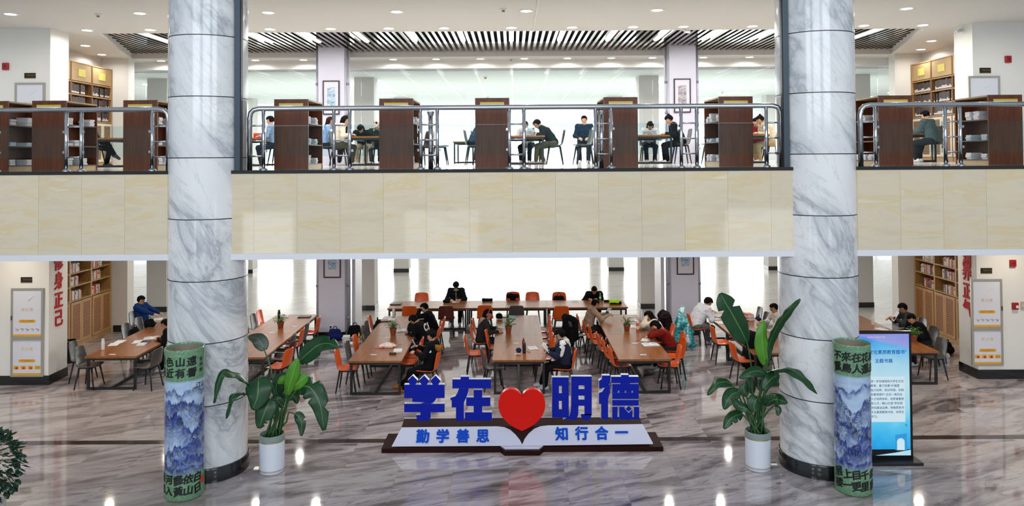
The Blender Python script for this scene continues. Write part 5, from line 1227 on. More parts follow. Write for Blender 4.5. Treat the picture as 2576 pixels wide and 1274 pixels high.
def big_plant(px, py, Yc, r, h, z0, sc, leaves, lab):
    b = flo(px, py); o = thing('potted_plant', (b.x, Yc, 0), lab, 'potted plant'); pot(o, r, h); x0 = b.x
    def q(zx, zy, dy):
        p = at(z0[0]+zx/sc, z0[1]+zy/sc, Yc+dy); return Vector((p.x-x0, dy, p.z))
    for i, lf in enumerate(leaves):
        pts = [q(*p) for p in lf['p']]; st = lf.get('s'); n = lf.get('n', (0, -1, .25)); wm = lf['w']/sc/FOC*Yc
        b_ = blade(pts, wm, n, lf.get('m', LEAF), o, seed=i+int(px), tears=lf.get('t', 0), fold=lf.get('f', .22), wav=lf.get('wv', .012), pw=lf.get('pw', .8), lean=lf.get('l', 0))
        base = Vector((r*.6*math.cos(i*2.4), r*.6*math.sin(i*2.4), h-.07)) if 'b' not in lf else q(*lf['b'])
        s = [base]+[q(*p) for p in (st or [])]+[pts[0], pts[min(1, len(pts)-1)]*.35+pts[0]*.65]
        MB().tube(spline(s, 10), [.016]*4+[.013]*4+[.009]*3, 7).build('stalk', STEMM, b_, smooth=True)
    return o
big_plant(692, 1176, 12.42, .205, .63, (520, 820), 3.353, [
 dict(p=[(775, 305, .1), (850, 235, .05), (940, 165, .0), (1030, 150, -.1), (1112, 188, -.2)], w=165, n=(.3, -.75, .6), s=[(690, 620, .05), (735, 450, .1)], t=1, f=.1),
 dict(p=[(488, 208, .35), (462, 150, .38), (420, 105, .42), (350, 95, .5)], w=125, n=(-.1, -.8, .6), m=LEAFG, s=[(570, 640, .15), (545, 380, .3)], f=.1),
 dict(p=[(672, 600, -.05), (705, 480, -.1), (738, 370, -.1), (765, 280, -.08)], w=112, m=LEAFL, n=(.25, -1, .1), pw=1.0, f=.3),
 dict(p=[(700, 540, .0), (760, 490, -.05), (820, 440, -.05), (850, 420, -.05)], w=105, m=LEAFL, n=(.1, -1, .3), s=[(660, 700, 0)]),
 dict(p=[(355, 495, -.35), (290, 430, -.5), (215, 400, -.64), (140, 395, -.74), (100, 470, -.78), (62, 655, -.8)], w=82, n=(.1, -.55, .8), s=[(590, 780, 0), (520, 620, -.05), (430, 540, -.1)], f=.3),
 dict(p=[(322, 572, -.42), (255, 570, -.55), (205, 620, -.64), (165, 785, -.68)], w=72, n=(-.3, -.7, .6), s=[(560, 760, 0), (450, 640, -.1)], f=.3),
 dict(p=[(440, 442, -.35), (434, 520, -.45), (425, 610, -.5), (385, 710, -.52)], w=225, n=(-.05, -1, .12), s=[(600, 760, -.05), (560, 520, -.15), (490, 430, -.28)], f=.12, pw=.62),
 dict(p=[(540, 615, -.3), (505, 690, -.38), (470, 780, -.42), (440, 868, -.42)], w=165, n=(.1, -1, .15), s=[(600, 760, -.05), (590, 640, -.2)], t=2, f=.14, pw=.7),
 dict(p=[(755, 545, .0), (840, 510, -.05), (905, 560, -.1), (960, 680, -.15), (990, 885, -.2)], w=185, n=(.15, -.85, .5), s=[(650, 760, 0), (690, 640, 0)], t=3, f=.16, wv=.02),
 dict(p=[(742, 745, .0), (775, 770, -.02), (800, 830, -.05), (800, 932, -.08)], w=85, n=(.2, -1, .1), s=[(660, 830, 0), (690, 735, 0)], t=1),
 dict(p=[(595, 605, .1), (585, 520, .12), (610, 450, .15), (690, 410, .2)], w=130, n=(-.2, -.9, .4)),
 dict(p=[(690, 480, .05), (640, 455, .02), (600, 490, .0)], w=80, n=(0, -.9, .5), m=LEAFL),
 dict(p=[(600, 640, .12), (650, 560, .16), (740, 600, .2), (760, 660, .22)], w=100, n=(.1, -.9, .4)),
 dict(p=[(640, 690, -.1), (600, 640, -.18), (560, 640, -.22), (530, 700, -.26)], w=90, n=(0, -.9, .3)),
], 'banana-like plant in a white pot right of the left column')
big_plant(1902, 1172, 12.42, .205, .63, (1750, 720), 2.655, [
 dict(p=[(345, 382, .0), (300, 290, -.03), (240, 180, -.06), (195, 105, -.08), (165, 48, -.05)], w=168, n=(.3, -.95, .15), s=[(385, 760, .05), (375, 560, .05)], f=.12, pw=.85, t=2, wv=.008),
 dict(p=[(468, 535, -.05), (450, 430, -.1), (445, 330, -.1), (458, 232, -.05)], w=98, m=LEAFL, n=(.2, -1, .1), pw=.9, f=.3),
 dict(p=[(478, 540, .0), (490, 400, .0), (545, 270, -.25), (620, 170, -.5), (698, 88, -.62)], w=60, n=(-.6, -.7, .3), f=.3, pw=.9),
 dict(p=[(480, 570, .0), (560, 552, -.3), (640, 560, -.52), (725, 620, -.68), (812, 720, -.74)], w=86, n=(.2, -.7, .75), s=[(430, 760, 0)], f=.25),
 dict(p=[(485, 612, -.1), (430, 570, -.15), (370, 575, -.2), (290, 618, -.25)], w=78, n=(-.1, -.75, .65), s=[(430, 800, 0)], f=.25),
 dict(p=[(560, 600, -.1), (520, 610, -.15), (480, 650, -.2), (450, 692, -.22)], w=84, n=(.1, -.9, .3), s=[(440, 780, 0), (520, 640, -.06)]),
 dict(p=[(245, 660, .0), (200, 640, -.03), (140, 655, -.08), (78, 730, -.12)], w=66, n=(-.2, -.7, .7), s=[(350, 880, 0), (300, 760, 0)], f=.3),
 dict(p=[(300, 705, -.1), (250, 720, -.14), (215, 760, -.18), (190, 825, -.2)], w=92, n=(-.2, -.85, .5), s=[(360, 860, 0)]),
 dict(p=[(250, 755, -.2), (290, 800, -.22), (340, 820, -.24), (372, 855, -.25)], w=62, n=(.1, -.9, .4), s=[(370, 880, -.08)]),
 dict(p=[(470, 805, -.1), (510, 765, -.25), (560, 760, -.4), (612, 785, -.5)], w=92, n=(.1, -.85, .5), s=[(440, 880, 0)], f=.2),
 dict(p=[(315, 860, -.05), (280, 862, -.1), (230, 890, -.15), (188, 955, -.18)], w=80, n=(-.2, -.85, .5), t=2),
 dict(p=[(420, 745, -.2), (400, 770, -.24), (390, 810, -.26), (395, 845, -.27)], w=98, n=(0, -1, .2)),
 dict(p=[(545, 800, -.35), (555, 830, -.38), (548, 868, -.4)], w=40, n=(0, -1, .1), s=[(450, 880, 0), (520, 800, -.05)]),
 dict(p=[(385, 720, .1), (365, 660, .12), (370, 600, .14)], w=66, n=(-.1, -1, .2)),
 dict(p=[(430, 700, .05), (450, 660, .08), (500, 640, .1), (560, 660, .12)], w=70, n=(.1, -.9, .4)),
 dict(p=[(340, 740, .05), (320, 690, .08), (330, 650, .1)], w=60, n=(-.1, -1, .2)),
], 'tall banana-like plant in a white pot left of the right column')
# leafy shrub cut by the left picture edge
b = flo(0, 1240); Yc = 10.4; o = thing('potted_shrub', (at(-28, 1200, Yc).x, Yc, 0), 'bushy green shrub in a pot at the lower left picture edge', 'potted plant')
MB().lathe([(.0001, 0), (.17, 0), (.21, .42), (.19, .42), (.18, .36), (.0001, .36)], n=28).build('pot', mat('c8c6c0', .5), o, smooth=True, auto=40)
MB().tube([(0, 0, .36), (.02, 0, .62), (0, .02, .95)], [.025, .02, .012], 8).build('stem', STEMD, o, smooth=True)
rng = random.Random(5); SHR = mk_leaf('shrub_leaf', '10301f', '1c4a30', '2f6a45')
vs, fs = [], []; m = MB()
for i in range(420):
    a, e, rr = rng.uniform(0, 6.283), rng.uniform(-.9, 1.45), rng.uniform(.55, 1)**.6
    p = Vector((math.cos(a)*math.cos(e)*.42*rr, math.sin(a)*math.cos(e)*.36*rr, .93+math.sin(e)*.47*rr)); d = (p-Vector((0, 0, .8))).normalized(); d = (d+Vector((rng.uniform(-.4, .4), rng.uniform(-.4, .4), -.7))).normalized()
    s = d.cross(Vector((rng.uniform(-1, 1), rng.uniform(-1, 1), 1))).normalized(); n_ = s.cross(d); l, w = rng.uniform(.08, .13), rng.uniform(.025, .04)
    m.add([p, p+d*l*.35+s*w+n_*.006, p+d*l*.75+s*w*.8, p+d*l, p+d*l*.75-s*w*.8, p+d*l*.35-s*w+n_*.006, p+d*l*.5-n_*.01], [(0, 1, 6), (1, 2, 6), (2, 3, 6), (3, 4, 6), (4, 5, 6), (5, 0, 6)])
f = m.build('foliage', mat('143a25', .35, var=.35, scale=6), o, smooth=True)
q = f.modifiers.new('solid', 'SOLIDIFY'); q.thickness = .002
# small pot plants on the tables
def table_plant(x, y, lab, seed, sc=1.0):
    o = thing('small_potted_plant', (x, y, .76), lab, 'potted plant', 'small plants on the tables', 0, sc)
    MB().lathe([(.0001, 0), (.055, 0), (.072, .11), (.08, .11), (.08, .14), (.07, .14), (.066, .12), (.0001, .12)], n=24).build('pot', mat('8a4029', .6), o, smooth=True, auto=40)
    rng = random.Random(seed); m = MB()
    for i in range(64):
        a, rr = rng.uniform(0, 6.283), rng.uniform(.03, .17); z = .13+rng.uniform(.02, .17)*(1.2-rr*3); d = Vector((math.cos(a), math.sin(a), rng.uniform(-.4, .5))).normalized(); p = Vector((math.cos(a)*rr*.8, math.sin(a)*rr*.8, z))
        s = d.cross(Vector((0, 0, 1))).normalized(); l, w = rng.uniform(.04, .075), rng.uniform(.012, .024)
        m.add([p, p+d*l*.5+s*w+Vector((0, 0, .008)), p+d*l, p+d*l*.5-s*w+Vector((0, 0, .008))], [(0, 1, 2), (0, 2, 3)])
        m.tube([(0, 0, .12), p*.6+Vector((0, 0, .07)), p], .0022, 4)
    m.build('leaves', mat('4a7a30', .45, var=.3, scale=12), o)
for px, py, lab, sd in ((706, 826, 'small potted plant on the table behind the left column', 1), (989, 842, 'small potted plant beside the person with white letters', 2), (1279, 836, 'small potted plant on the middle table', 3), (1577, 832, 'small bushy plant on the table right of the middle', 4), (2298, 860, 'small spiky plant on the table behind the poster stand', 5)):
    p = flo(px, py, .76); table_plant(p.x, p.y, lab, sd, 1.15)
# ------------------------------------------------------------------ things on the tables and the floor
def T(px, py, z=.762): return flo(px, py, z)
PC = {}
def proto(key, f):
    if key not in PC: PC[key] = Stock(f())
    return PC[key]
def mk_sheet():
    o = thing('paper_sheet', (0, 0, 0), '', 'paper'); MB().box(-.105, .105, -.148, .148, 0, .003).build('sheet', mat('ececf0', .8), o)
    m = MB()
    for k in range(9): m.box(-.08, .06+.02*(k % 2), .11-.026*k, .115-.026*k, .003, .0034)
    m.build('lines', mat('a4a8b4', .8), o); return o
def mk_book(col):
    o = thing('book', (0, 0, 0), '', 'book'); MB().box(-.095, .095, -.13, .13, .0, .004).box(-.095, .095, -.13, .13, .024, .028).box(-.097, -.091, -.13, .13, 0, .028).build('cover', mat(col, .5), o)
    MB().box(-.091, .09, -.127, .127, .004, .024).build('pages', PAPER, o); return o
def mk_open():
    o = thing('open_book', (0, 0, 0), '', 'book')
    for s in (-1, 1):
        m = MB(); vs = []; n = 6
        for i in range(n+1):
            x = s*.19*i/n; z = .012+.018*math.sin(math.pi*min(1, i/n*1.1))*(1-i/n*.6)
            vs += [(x, -.135, z), (x, .135, z), (x, -.135, 0), (x, .135, 0)]
        fs = []
        for i in range(n): a, b = 4*i, 4*i+4; fs += [(a, b, b+1, a+1), (a+2, a+3, b+3, b+2), (a, a+2, b+2, b), (a+1, b+1, b+3, a+3)]
        fs.append((4*n, 4*n+2, 4*n+3, 4*n+1)); m.add(vs, fs).build('pages', PAPER, o)
    m = MB()
    for s in (-1, 1):
        for k in range(8): m.box(min(s*.03, s*.16), max(s*.03, s*.16), .1-.026*k, .105-.026*k, .031, .0316)
    m.build('text_lines', mat('9aa0ac', .8), o); return o
def mk_bottle(kind):
    o = thing('bottle', (0, 0, 0), '', 'bottle')
    c = dict(white=('e4e2de', 'd8d6d2'), black=('101012', '2a2a2e'), cola=('3a0f0c', 'b81a1a'), green=('3c9a44', 'e8e8e8'), amber=('8a6a30', '2c2a20'), orange=('e06a1c', 'e8e4de'), clear=('a8c4cc', '2e7c9a'), yellow=('dfb52a', 'c83a22'))[kind]
    if kind in ('white', 'black', 'orange', 'clear'):
        MB().lathe([(.0001, 0), (.036, 0), (.038, .01), (.038, .185), (.034, .20), (.028, .205)], n=20).build('flask', mat(c[0], .3), o, smooth=True, auto=40)
        MB().lathe([(.03, .203), (.03, .245), (.026, .252), (.0001, .252)], n=20).build('cap', mat(c[1], .35), o, smooth=True, auto=40)
        if kind in ('orange',): MB().lathe([(.0385, .05), (.0385, .13)], n=20).build('label_band', mat('f0ece6', .5), o, smooth=True)
    else:
        MB().lathe([(.0001, 0), (.030, 0), (.033, .015), (.030, .07), (.033, .12), (.030, .155), (.016, .20), (.013, .215)], n=20).build('flask', mat(c[0], .15), o, smooth=True)
        MB().lathe([(.0335, .075), (.0335, .125)], n=20).build('label_band', mat(c[1], .5), o, smooth=True); MB().lathe([(.0145, .212), (.0145, .235), (.0001, .235)], n=16).build('cap', mat(c[1], .4), o, smooth=True, auto=40)
    return o
def mk_laptop(col, ang=0, opened=False):
    o = thing('laptop', (0, 0, 0), '', 'laptop'); m = mat(col, .35, .4)
    MB().box(-.17, .17, -.12, .12, 0, .014).build('base', m, o, bevel=.004)
    if opened:
        R = Matrix.Rotation(math.radians(-18), 3, 'X'); l = MB().box(-.17, .17, -.004, .004, 0, .23, 0, R, (0, .12, .014)).build('lid', m, o); MB().box(-.16, .16, -.006, -.004, .012, .22, 0, R, (0, .12, .014)).build('screen', mat('20242c', .2), l)
        MB().box(-.15, .15, -.03, .10, .014, .016).build('keyboard', BLACKM, o)
    else: MB().box(-.17, .17, -.12, .12, .0145, .022).build('lid', m, o, bevel=.003)
    return o
def put(st, px, py, deg, lab, z=.762, zoff=0, grp=None):
    p = T(px, py, z); return st.put((p.x, p.y, p.z+zoff), math.radians(deg), lab, grp)
SHEET = lambda: proto('sheet', mk_sheet); OPEN = lambda: proto('open', mk_open)
BOOK = lambda c: proto('book'+c, lambda: mk_book(c)); BOT = lambda k: proto('bot'+k, lambda: mk_bottle(k)); LAP = lambda c, o=False: proto('lap'+c+str(o), lambda: mk_laptop(c, 0, o))
for px, py, d, lab in ((287, 867, 12, 'white papers on the far left table beside the white bottle'), (302, 860, 4, 'white papers behind the white bottle on the far left table'), (348, 860, 15, 'paper in front of the dark folder on the far left table'), (398, 803, 20, 'white paper in front of the boy in blue'),
    (715, 796, 10, 'white paper beside the black flask on the left table'), (1262, 825, 20, 'white sheet in front of the girl with headphones'), (1340, 876, 12, 'white sheet under the hand of the boy in white and navy'), (1446, 758, -6, 'white sheet on the back table near the backpack'),
    (1497, 762, 20, 'white sheet before the boy in black at the back table'), (1625, 856, -20, 'white sheet nearest the elbow of the red sweater'), (1592, 806, 8, 'white sheet by the cream hoodie'), (1597, 822, -12, 'white sheet beside the orange bottle'),
    (1797, 802, 30, 'white sheet in front of the boy in white'), (1812, 812, 10, 'white sheet at the table edge by the boy in white'), (2218, 829, 20, 'white sheet on the table behind the poster stand'), (2240, 838, -15, 'white sheet before the boy in black sweater'), (1146, 760, 5, 'white paper under the pink cup on the back table')):
    put(SHEET(), px, py, d, lab)
for px, py, d, lab in ((383, 852, 20, 'open notebook on the far left table'), (1636, 868, 6, 'open notebook in front of the red sweater'), (1014, 832, 25, 'open pink-edged notebook before the person with white letters'), (1806, 795, 40, 'open book under the phone of the boy in white')):
    put(OPEN(), px, py, d, lab)
for c, px, py, d, lab in (('20242c', 366, 862, 10, 'black folder on the far left table'), ('dcdce0', 357, 868, 10, 'white thick book on the far left table'), ('e6e4e2', 1001, 884, 6, 'white notebook on the knitting table'), ('d8dade', 985, 806, 10, 'grey white book by the dark laptop'), ('2aa6b4', 1288, 800, 4, 'teal book on the middle table'),
    ('b8402c', 1950, 845, 5, 'grey and red book right of the laptop boy'), ('e2dcd4', 1832, 815, 12, 'pale book behind the phone'), ('d0d4dc', 1942, 834, 3, 'pale book at the column edge')):
    put(BOOK(c), px, py, d, lab)
def stack(px, py, z, cols, lab, grp, d=0):
    p = T(px, py, z)
    for i, c in enumerate(cols): BOOK(c).put((p.x+random.uniform(-.012, .012), p.y+random.uniform(-.012, .012), p.z+i*.0285), math.radians(d+random.uniform(-9, 9)), '%s book in the pile %s, %s from the bottom' % (COLN[c], lab, ORD[i]), grp)
COLN = {'c84a24': 'orange', 'e2dcd4': 'pale', 'd8d0c4': 'cream', 'a8402c': 'rust', 'e6e4e2': 'white', 'dcdce0': 'white grey', '3a4a72': 'blue', '7a2c28': 'dark red', 'd9a92c': 'yellow', 'd0d4dc': 'light grey'}
stack(1884, 806, .762, ('a8402c', 'e2dcd4', 'c84a24', 'd8d0c4', 'e2dcd4', 'c84a24'), 'behind the plant leaf', 'book pile on the right table', 12)
stack(871, 861, .001, ('3a4a72', 'e6e4e2', 'dcdce0', 'e6e4e2', 'd8d0c4', 'e6e4e2'), 'at the left pier', 'book pile by the left pier', 5)
stack(886, 868, .001, ('d9a92c', 'e6e4e2'), 'beside the left pier pile', 'low book pile by the left pier', 25)
stack(1690, 858, .001, ('e6e4e2', 'a8402c', 'dcdce0', 'c84a24'), 'at the right pier', 'book pile by the right pier', 5)
stack(2372, 905, .001, ('d0d4dc', 'e6e4e2', '3a4a72', 'd8d0c4', 'e6e4e2', 'd0d4dc'), 'by the right bookcase', 'book pile by the lower right bookcase', 10)
stack(2352, 892, .001, ('e6e4e2', 'c84a24', 'e6e4e2', 'dcdce0'), 'behind the right table', 'book pile behind the right table', -15)
p = T(2391, 912, 0)
for i, c in enumerate(('3a4a72', 'e6e4e2', 'd0d4dc')):
    o = BOOK(c).put((10.55-.035*i, 18.35, .132), 0, '%s book leaning on the right pier, %s' % (COLN[c], ORD[i]), None); o.rotation_euler = (math.radians(90), math.radians(82), 0); o.location.z = .125
for k, px, py, lab in (('white', 259, 880, 'white flask on the far left table'), ('black', 702, 803, 'black flask on the table behind the left column'), ('white', 990, 797, 'white bottle at the back of the knitting table'), ('cola', 1317, 876, 'cola bottle with red label on the middle table'), ('black', 1319, 889, 'black flask on the middle table'),
    ('amber', 1277, 806, 'amber bottle at the back of the middle table'), ('orange', 1604, 833, 'orange and white bottle before the cream hoodie'), ('white', 1613, 803, 'pale cup bottle behind the orange bottle'), ('green', 1510, 757, 'green plastic bottle on the back table'), ('white', 2196, 818, 'pale bottle on the table behind the poster stand')):
    put(BOT(k), px, py, 0, lab)
put(BOT('yellow'), 903, 857, 0, 'yellow bottle on the floor by the left pier', .002); put(BOT('cola'), 799, 852, 0, 'red bottle on the floor beside the left pier', .002)
put(BOT('clear'), 1427, 338, 0, 'clear bottle on an upper floor table', ZU+.762) if False else BOT('clear').put((1.15-.55, 20.6, ZU+.762), 0, 'clear blue-capped bottle on the upper middle table')
BOT('green').put((-3.35, 20.3, ZU+.762), 0, 'green bottle on the upper table beside the pale cap')
for c, op, px, py, d, lab in (('17181c', False, 766, 798, 4, 'black laptop at the far end of the left table'), ('17181c', False, 996, 766, -4, 'closed black laptop on the back table'), ('1c1e22', False, 968, 808, 8, 'dark laptop at the back of the knitting table'), ('c9cbd0', False, 1264, 797, 4, 'silver laptop on the middle table'), ('b9bcc2', True, 1915, 828, 262, 'open silver laptop before the boy in the cream shirt')):
    put(LAP(c, op), px, py, d, lab)
LAP('5a5c60', True).put((-9.95, 19.7, ZU+.762), math.radians(-100), 'open grey laptop on the upper left table')
# little seat number stickers
STK = None
for i, (px, py) in enumerate(((283, 892), (338, 864), (684, 838), (740, 822), (940, 893), (1298, 864), (1303, 891), (1618, 893), (1597, 864), (1277, 770), (1370, 772), (1550, 797), (975, 850))):
    m = MB().box(-.07, .07, -.035, .035, 0, .0015)
    o = m.build('seat_sticker', mat('cfd4e0', .5)) if STK is None else STK.copy()
    if STK is None: STK = o
    else: C.objects.link(o)
    p = T(px, py, .7605); o.location = p; L(o, 'small pale number sticker on a reading table top', 'sticker', 'number stickers on the tables')
def lumps(name, loc, prims, m, lab, cat, res=.013, rz=0, grp=None, fold=.005):
    o = thing(name, loc, lab, cat, grp, math.radians(rz)); sdf_obj('body', prims, res, m, o, fold=fold); return o
# bags, pouches, coats
def bag(px, py, z, s, m, lab, rz=0, strap=True, loc=None):
    p = loc or T(px, py, z); o = thing('bag', p, lab, 'bag', None, math.radians(rz))
    sdf_obj('body', [con((-.12*s, 0, .12*s), (.12*s, 0, .12*s), .11*s, .12*s, .06), con((-.10*s, .02, .26*s), (.08*s, .02, .28*s), .09*s, .08*s, .06), ell((0, -.09*s, .13*s), (.11*s, .05*s, .08*s), None, .03)], .013, m, o, fold=.006)
    MB().tube(spline([(-.06*s, 0, .33*s), (-.04*s, 0, .42*s), (.04*s, 0, .42*s), (.06*s, 0, .34*s)], 8), .012*s, 6).build('handle', m, o, smooth=True)
    if strap:
        for q in (-1, 1): MB().tube(spline([(q*.08*s, .1*s, .30*s), (q*.10*s, .16*s, .2*s), (q*.09*s, .12*s, .05*s)], 8), .011*s, 6).build('strap', m, o, smooth=True)
    return o
bag(376, 824, .765, .62, blk, 'black bag lying on the far left table')
bag(0, 0, 0, .85, blk, 'black bag hung on the grey chair at the far left', loc=Vector((-9.88, 19.42, .52)), rz=90)
bag(843, 858, .003, .95, cloth('16205a'), 'dark blue bag on the floor by the left pier')
bag(893, 848, .003, .95, blk, 'black bag on the floor behind the blue one', rz=20)
bag(0, 0, 0, .85, blk, 'black bag on the farthest orange chair of the knitting table', loc=Vector((-3.68, 20.15, .52)), rz=-90)
bag(0, 0, 0, .95, blk, 'black backpack on a chair behind the back table', loc=Vector((1.45, 23.3, .52)))
bag(0, 0, 0, .8, cloth('20222e'), 'dark backpack on the chair behind the laptop boy', loc=Vector((6.72, 20.3, .52)), rz=90)
bag(1040, 836, .765, .7, cloth('101c1a'), 'dark green bag on the table before the person with white letters', rz=10)
bag(1256, 803, .765, .42, blk, 'black pouch under the silver laptop', strap=False)
bag(2350, 880, .002, .8, cloth('b8401c'), 'orange bag on the floor by the right bookcase'); bag(2384, 893, .002, .9, blk, 'black bag on the floor by the right bookcase', rz=30)
def soft(px, py, z, dims, m, lab, name='pouch', cat='pouch', rz=0):
    w, d, h = dims; p = T(px, py, z)
    return lumps(name, p, [con((-w/2+h/2, 0, h*.45), (w/2-h/2, 0, h*.45), h*.5, h*.48, .02), con((-w/2+h/2, d*.3, h*.4), (w/2-h/2, d*.3, h*.4), h*.4, h*.4, .03), con((-w/2+h/2, -d*.3, h*.4), (w/2-h/2, -d*.3, h*.4), h*.4, h*.4, .03)], m, lab, cat, .009, rz)
soft(1123, 762, .762, (.22, .1, .1), blk, 'black pouch before the boy in the track jacket'); soft(1226, 758, .762, (.34, .16, .09), blk, 'black folded cloth on the back table', 'folded_cloth', 'cloth')
soft(1305, 886, .762, (.13, .09, .10), cloth('1c2a52'), 'navy pencil pouch beside the flasks on the middle table'); soft(988, 892, .762, (.16, .05, .04), BLACKM, 'small black case at the front of the knitting table', 'case', 'case')
o = soft(1546, 765, .762, (.34, .16, .13), cloth('a8d824'), 'bright yellow green bag on the back table', 'bag', 'bag'); sdf_obj('dark_base', [con((-.1, -.05, .035), (.16, -.05, .035), .05, .05, .02)], .009, blk, o)
soft(1527, 760, .762, (.2, .08, .06), blk, 'black pouch beside the yellow green bag')
o = lumps('camera_bag', Vector((0, 23.22, .53)), [con((-.13, 0, .34), (-.05, 0, .36), .075, .07, .03), con((.06, 0, .35), (.13, 0, .34), .06, .065, .03), con((-.1, 0, .1), (.1, 0, .1), .1, .1, .05), con((0, 0, .1), (0, 0, .3), .09, .08, .05)], blk, 'black padded bag on the chair behind the back table', 'bag')
o = thing('cup', T(1150, 762), 'pink cup with a red straw on the back table', 'cup')
MB().lathe([(.0001, 0), (.036, 0), (.048, .10), (.045, .10)], n=20).build('cup_body', mat('e2b9b0', .4), o, smooth=True, auto=40); MB().tube([(0, 0, .02), (.03, 0, .17)], .005, 6).build('straw', mat('b83a3a', .5), o); MB().lathe([(.0001, .085), (.045, .085)], n=18).build('drink', mat('d8a49a', .3), o)
o = lumps('knitting', T(970, 874), [con((-.10, -.05, .03), (.0, .06, .05), .05, .045, .03), con((0, .06, .05), (.13, -.02, .045), .045, .05, .03), con((.02, -.06, .03), (.16, -.07, .03), .04, .035, .03), con((.12, .02, .04), (.22, -.0, .03), .045, .035, .03), ell((.05, 0, .07), (.07, .05, .04), None, .03)], cloth('e2cfc6'), 'cream and pink knitted cloth on the table left of middle', 'cloth', .009)
L(MB().tube(spline([(-.05, .08, .03), (-.2, .03, .02), (-.24, -.08, .015), (-.12, -.10, .015), (.0, -.05, .02)], 18), .012, 7).build('pink_cord', cloth('d88a98'), o, smooth=True), 'pink cord'); MB().tube(spline([(.05, .09, .06), (.16, .06, .07), (.25, -.03, .03)], 10), .012, 7).build('pink_cord', cloth('e0a0a4'), o, smooth=True)
# coats hung over chairs
def coat(loc, rz, m, lab, s=1.0):
    return lumps('coat', Vector(loc), [con((-.20*s, -.03, .92*s), (.20*s, -.03, .92*s), .085, .085, .05), con((-.17, .03, .85*s), (-.2, -.12, .32*s), .10, .09, .06), con((.17, .03, .85*s), (.2, -.12, .32*s), .10, .09, .06), con((0, -.08, .85*s), (0, -.17, .3*s), .12, .11, .08), con((-.09, -.02, .82*s), (-.08, .0, .5*s), .09, .09, .06), con((.09, -.02, .82*s), (.08, .0, .5*s), .09, .09, .06), con((.24, 0, .85*s), (.27, .02, .45*s), .065, .055, .04), con((-.24, 0, .85*s), (-.27, .02, .45*s), .065, .055, .04)], m, lab, 'coat', .014, rz, None, .014)
coat((1.62-.12, 19.56, .04), -60, blk, 'black coat hung over the grey chair between the middle tables')
coat((3.98, 19.62, .04), 90, cloth('1c0f12'), 'black and maroon coat hung over the farthest chair, right of the plant table', 1.08)
coat((5.62, 17.3, .0), -60, blk, 'large black coat over the chair behind the tall plant', 1.12); 
coat((5.42, 19.2, ZU+.02), 92, cloth('6a4a38'), 'brown jacket hung over a chair on the upper floor', .92)
# big printed bag hanging on the chair of the boy in white
def mk_print():
    t = NT('printed_fabric'); t.set(.5); n = t.noise(t.coord(), 2.2, 4, .6, 1.2); t.base(t.ramp(n, [(.3, '0a3a44'), (.42, '1c8a94'), (.5, '5cb4b8'), (.56, 'e4e8ea'), (.7, 'd4dade')])); t.bump(t.noise(t.coord(), 9, 4), .6, .03); return t.m
o = thing('shopping_bag', (4.55, 19.95, .12), 'big teal and white printed bag hanging from a chair back', 'bag'); PRT = mk_print()
sdf_obj('body', [con((-.04, 0, .92), (-.2, 0, .22), .07, .15, .10), con((.02, 0, .95), (.12, .02, .14), .06, .17, .10), con((0, .01, .6), (.26, -.03, .02), .10, .09, .08), con((0, .0, .6), (-.02, .08, .1), .12, .16, .10), con((-.05, 0, .55), (-.30, .03, .28), .1, .05, .06), con((.1, .02, .5), (.28, .06, .35), .1, .05, .06)], .015, PRT, o, fold=.011)
MB().tube(spline([(-.08, 0, .82), (-.02, .02, 1.03), (.06, .05, 1.02), (.05, .04, .85)], 10), .02, 7).build('handle', PRT, o, smooth=True)
# bin, tablets, phones, paper bird, held books
o = thing('waste_bin', T(176, 912, 0), 'black waste bin behind the left pier', 'bin'); MB().lathe([(.0001, 0), (.13, 0), (.15, .55), (.14, .56), (.12, .1), (.0001, .1)], n=24).build('bin_body', mat('16171a', .35), o, smooth=True, auto=40); MB().lathe([(.14, .54), (.155, .55), (.155, .57), (.14, .57)], n=24).build('rim', mat('9a9ca0', .3, .8), o, smooth=True, auto=40)
o = thing('phone', (-2.20, 16.62, 1.03), 'pale blue phone in the hand of the person in the fur-hooded coat', 'phone'); R = Matrix.Rotation(math.radians(-25), 3, 'Y'); MB().box(-.005, .005, -.037, .037, -.03, .12, 0, R).build('case', mat('8fb0d4', .3), o); MB().box(.005, .006, -.034, .034, -.026, .116, 0, R).build('screen', mat('20242c', .15), o)
o = thing('phone', (5.38, 20.48, .90), 'dark phone held by the boy in white', 'phone'); MB().box(-.04, .04, -.075, .075, 0, .009, 0, Matrix.Rotation(.5, 3, 'Y')).build('case', BLACKM, o)
o = thing('open_book', (.72, 16.66, .88), 'open white book held by the boy in white and navy', 'book')
for s in (-1, 1):
    R = Matrix.Rotation(math.radians(86), 3, 'Z') @ Matrix.Rotation(math.radians(48), 3, 'X') @ Matrix.Rotation(math.radians(-14*s), 3, 'Y'); MB().box(min(0, s*.19), max(0, s*.19), -.13, .13, 0, .012, 0, R).build('pages', PAPER, o)
o = thing('paper_bird', (2.60, 20.22, 1.02), 'white folded paper bird held by the boy in beige', 'paper toy'); MB().add([(-.05, 0, 0), (.06, 0, .02), (0, .05, .06), (0, -.05, .06), (0, 0, -.01), (.09, 0, .06)], [(0, 4, 2), (0, 3, 4), (4, 1, 2), (4, 3, 1), (1, 5, 2), (1, 3, 5)]).build('folded_paper', PAPER, o)
MB().box(-.06, .02, -.03, .03, -.10, -.02, 0, Matrix.Rotation(.4, 3, 'Y')).build('card', mat('303236', .4), o)
o = thing('paper_sheet', (9.92, 19.40, .89), 'sheet of paper held up behind the poster stand', 'paper'); MB().box(-.105, .105, -.002, .002, -.02, .26, 0, Matrix.Rotation(math.radians(80), 3, 'Z') @ Matrix.Rotation(math.radians(30), 3, 'X')).build('sheet', PAPER, o)
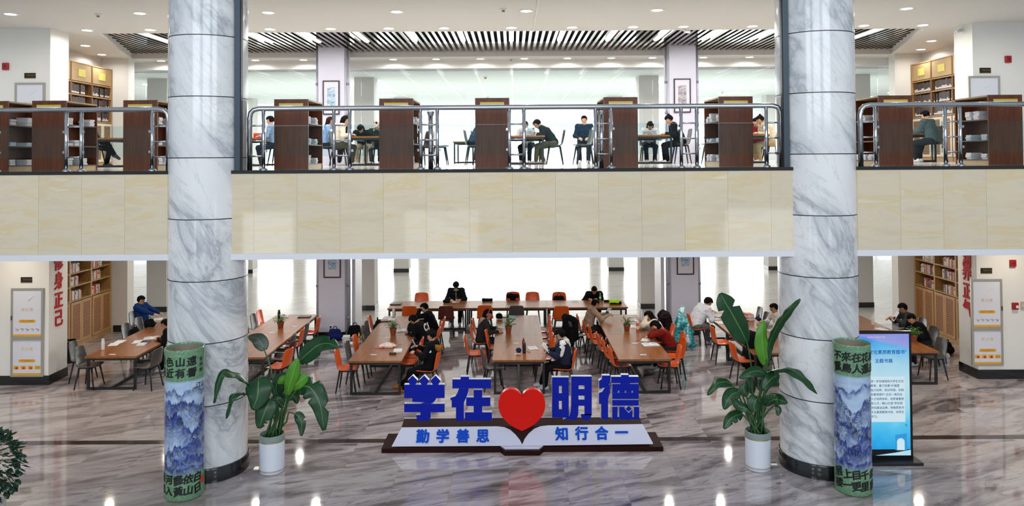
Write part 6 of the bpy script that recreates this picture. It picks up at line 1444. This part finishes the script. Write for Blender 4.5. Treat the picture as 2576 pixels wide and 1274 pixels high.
def pens(lst):
    for px, py, d, c, lab in lst:
        p = T(px, py, .7605); o = thing('pen', p, lab, 'pen', None, math.radians(d)); MB().tube([(-.06, 0, .006), (.055, 0, .006)], .0055, 8).build('barrel', mat(c, .4), o, smooth=True); MB().tube([(.055, 0, .006), (.072, 0, .005)], [.005, .001], 8).build('tip', mat('2a2a2e', .4), o)
pens([(1604, 858, 40, 'c8442c', 'red pen near the number sticker, right of the middle'), (1330, 886, -50, 'c05030', 'red pen beside the black flask'), (1001, 880, 10, '202226', 'black pen on the white notebook'), (1003, 868, 30, 'c8c4bc', 'small pale pen beside the knitting')])
# wall socket, cord, floor sockets, orange basket
p = at(832, 822, 21.58); o = thing('wall_socket', (p.x, 21.6, p.z), 'white socket with black plug on the lower left pier', 'socket'); MB().box(-.045, .045, -.012, 0, -.045, .045).build('plate', mat('e8e6e2', .4), o, bevel=.004); MB().tube([(0, -.012, -.01), (0, -.06, -.01)], .024, 10).build('plug', BLACKM, o, smooth=True)
MB().tube(spline([(0, -.06, -.01), (-.03, -.1, -.15), (-.10, -.08, -.35), (-.12, -.1, -.48)], 12), .007, 6).build('cord', BLACKM, o, smooth=True)
for px, py, lab in ((650, 1179, 'small shiny floor socket beside the left white pot'), (1943, 1167, 'small shiny floor socket beside the right white pot')):
    p = flo(px, py); o = thing('floor_socket', p, lab, 'floor socket'); MB().box(-.07, .07, -.06, .06, 0, .012).build('frame', mat('c8c4b8', .25, .9), o, bevel=.003); MB().box(-.055, .055, -.045, .045, .012, .016).build('lid', mat('dcd8d0', .2, .9), o)
o = thing('basket', (-6.75, 19.75, ZU+.762), 'small orange basket on the upper table right of the left column', 'basket')
b = MB()
for k in range(7): b.box(-.12+.04*k-.005, -.12+.04*k+.005, -.08, -.074, 0, .11)
b.box(-.13, .13, -.085, -.07, .10, .12).box(-.13, .13, -.08, .08, 0, .008).box(-.13, .13, .07, .085, 0, .12).box(-.13, -.12, -.08, .08, 0, .12).box(.12, .13, -.08, .08, 0, .12); b.build('basket_body', mat('e0501c', .4), o)
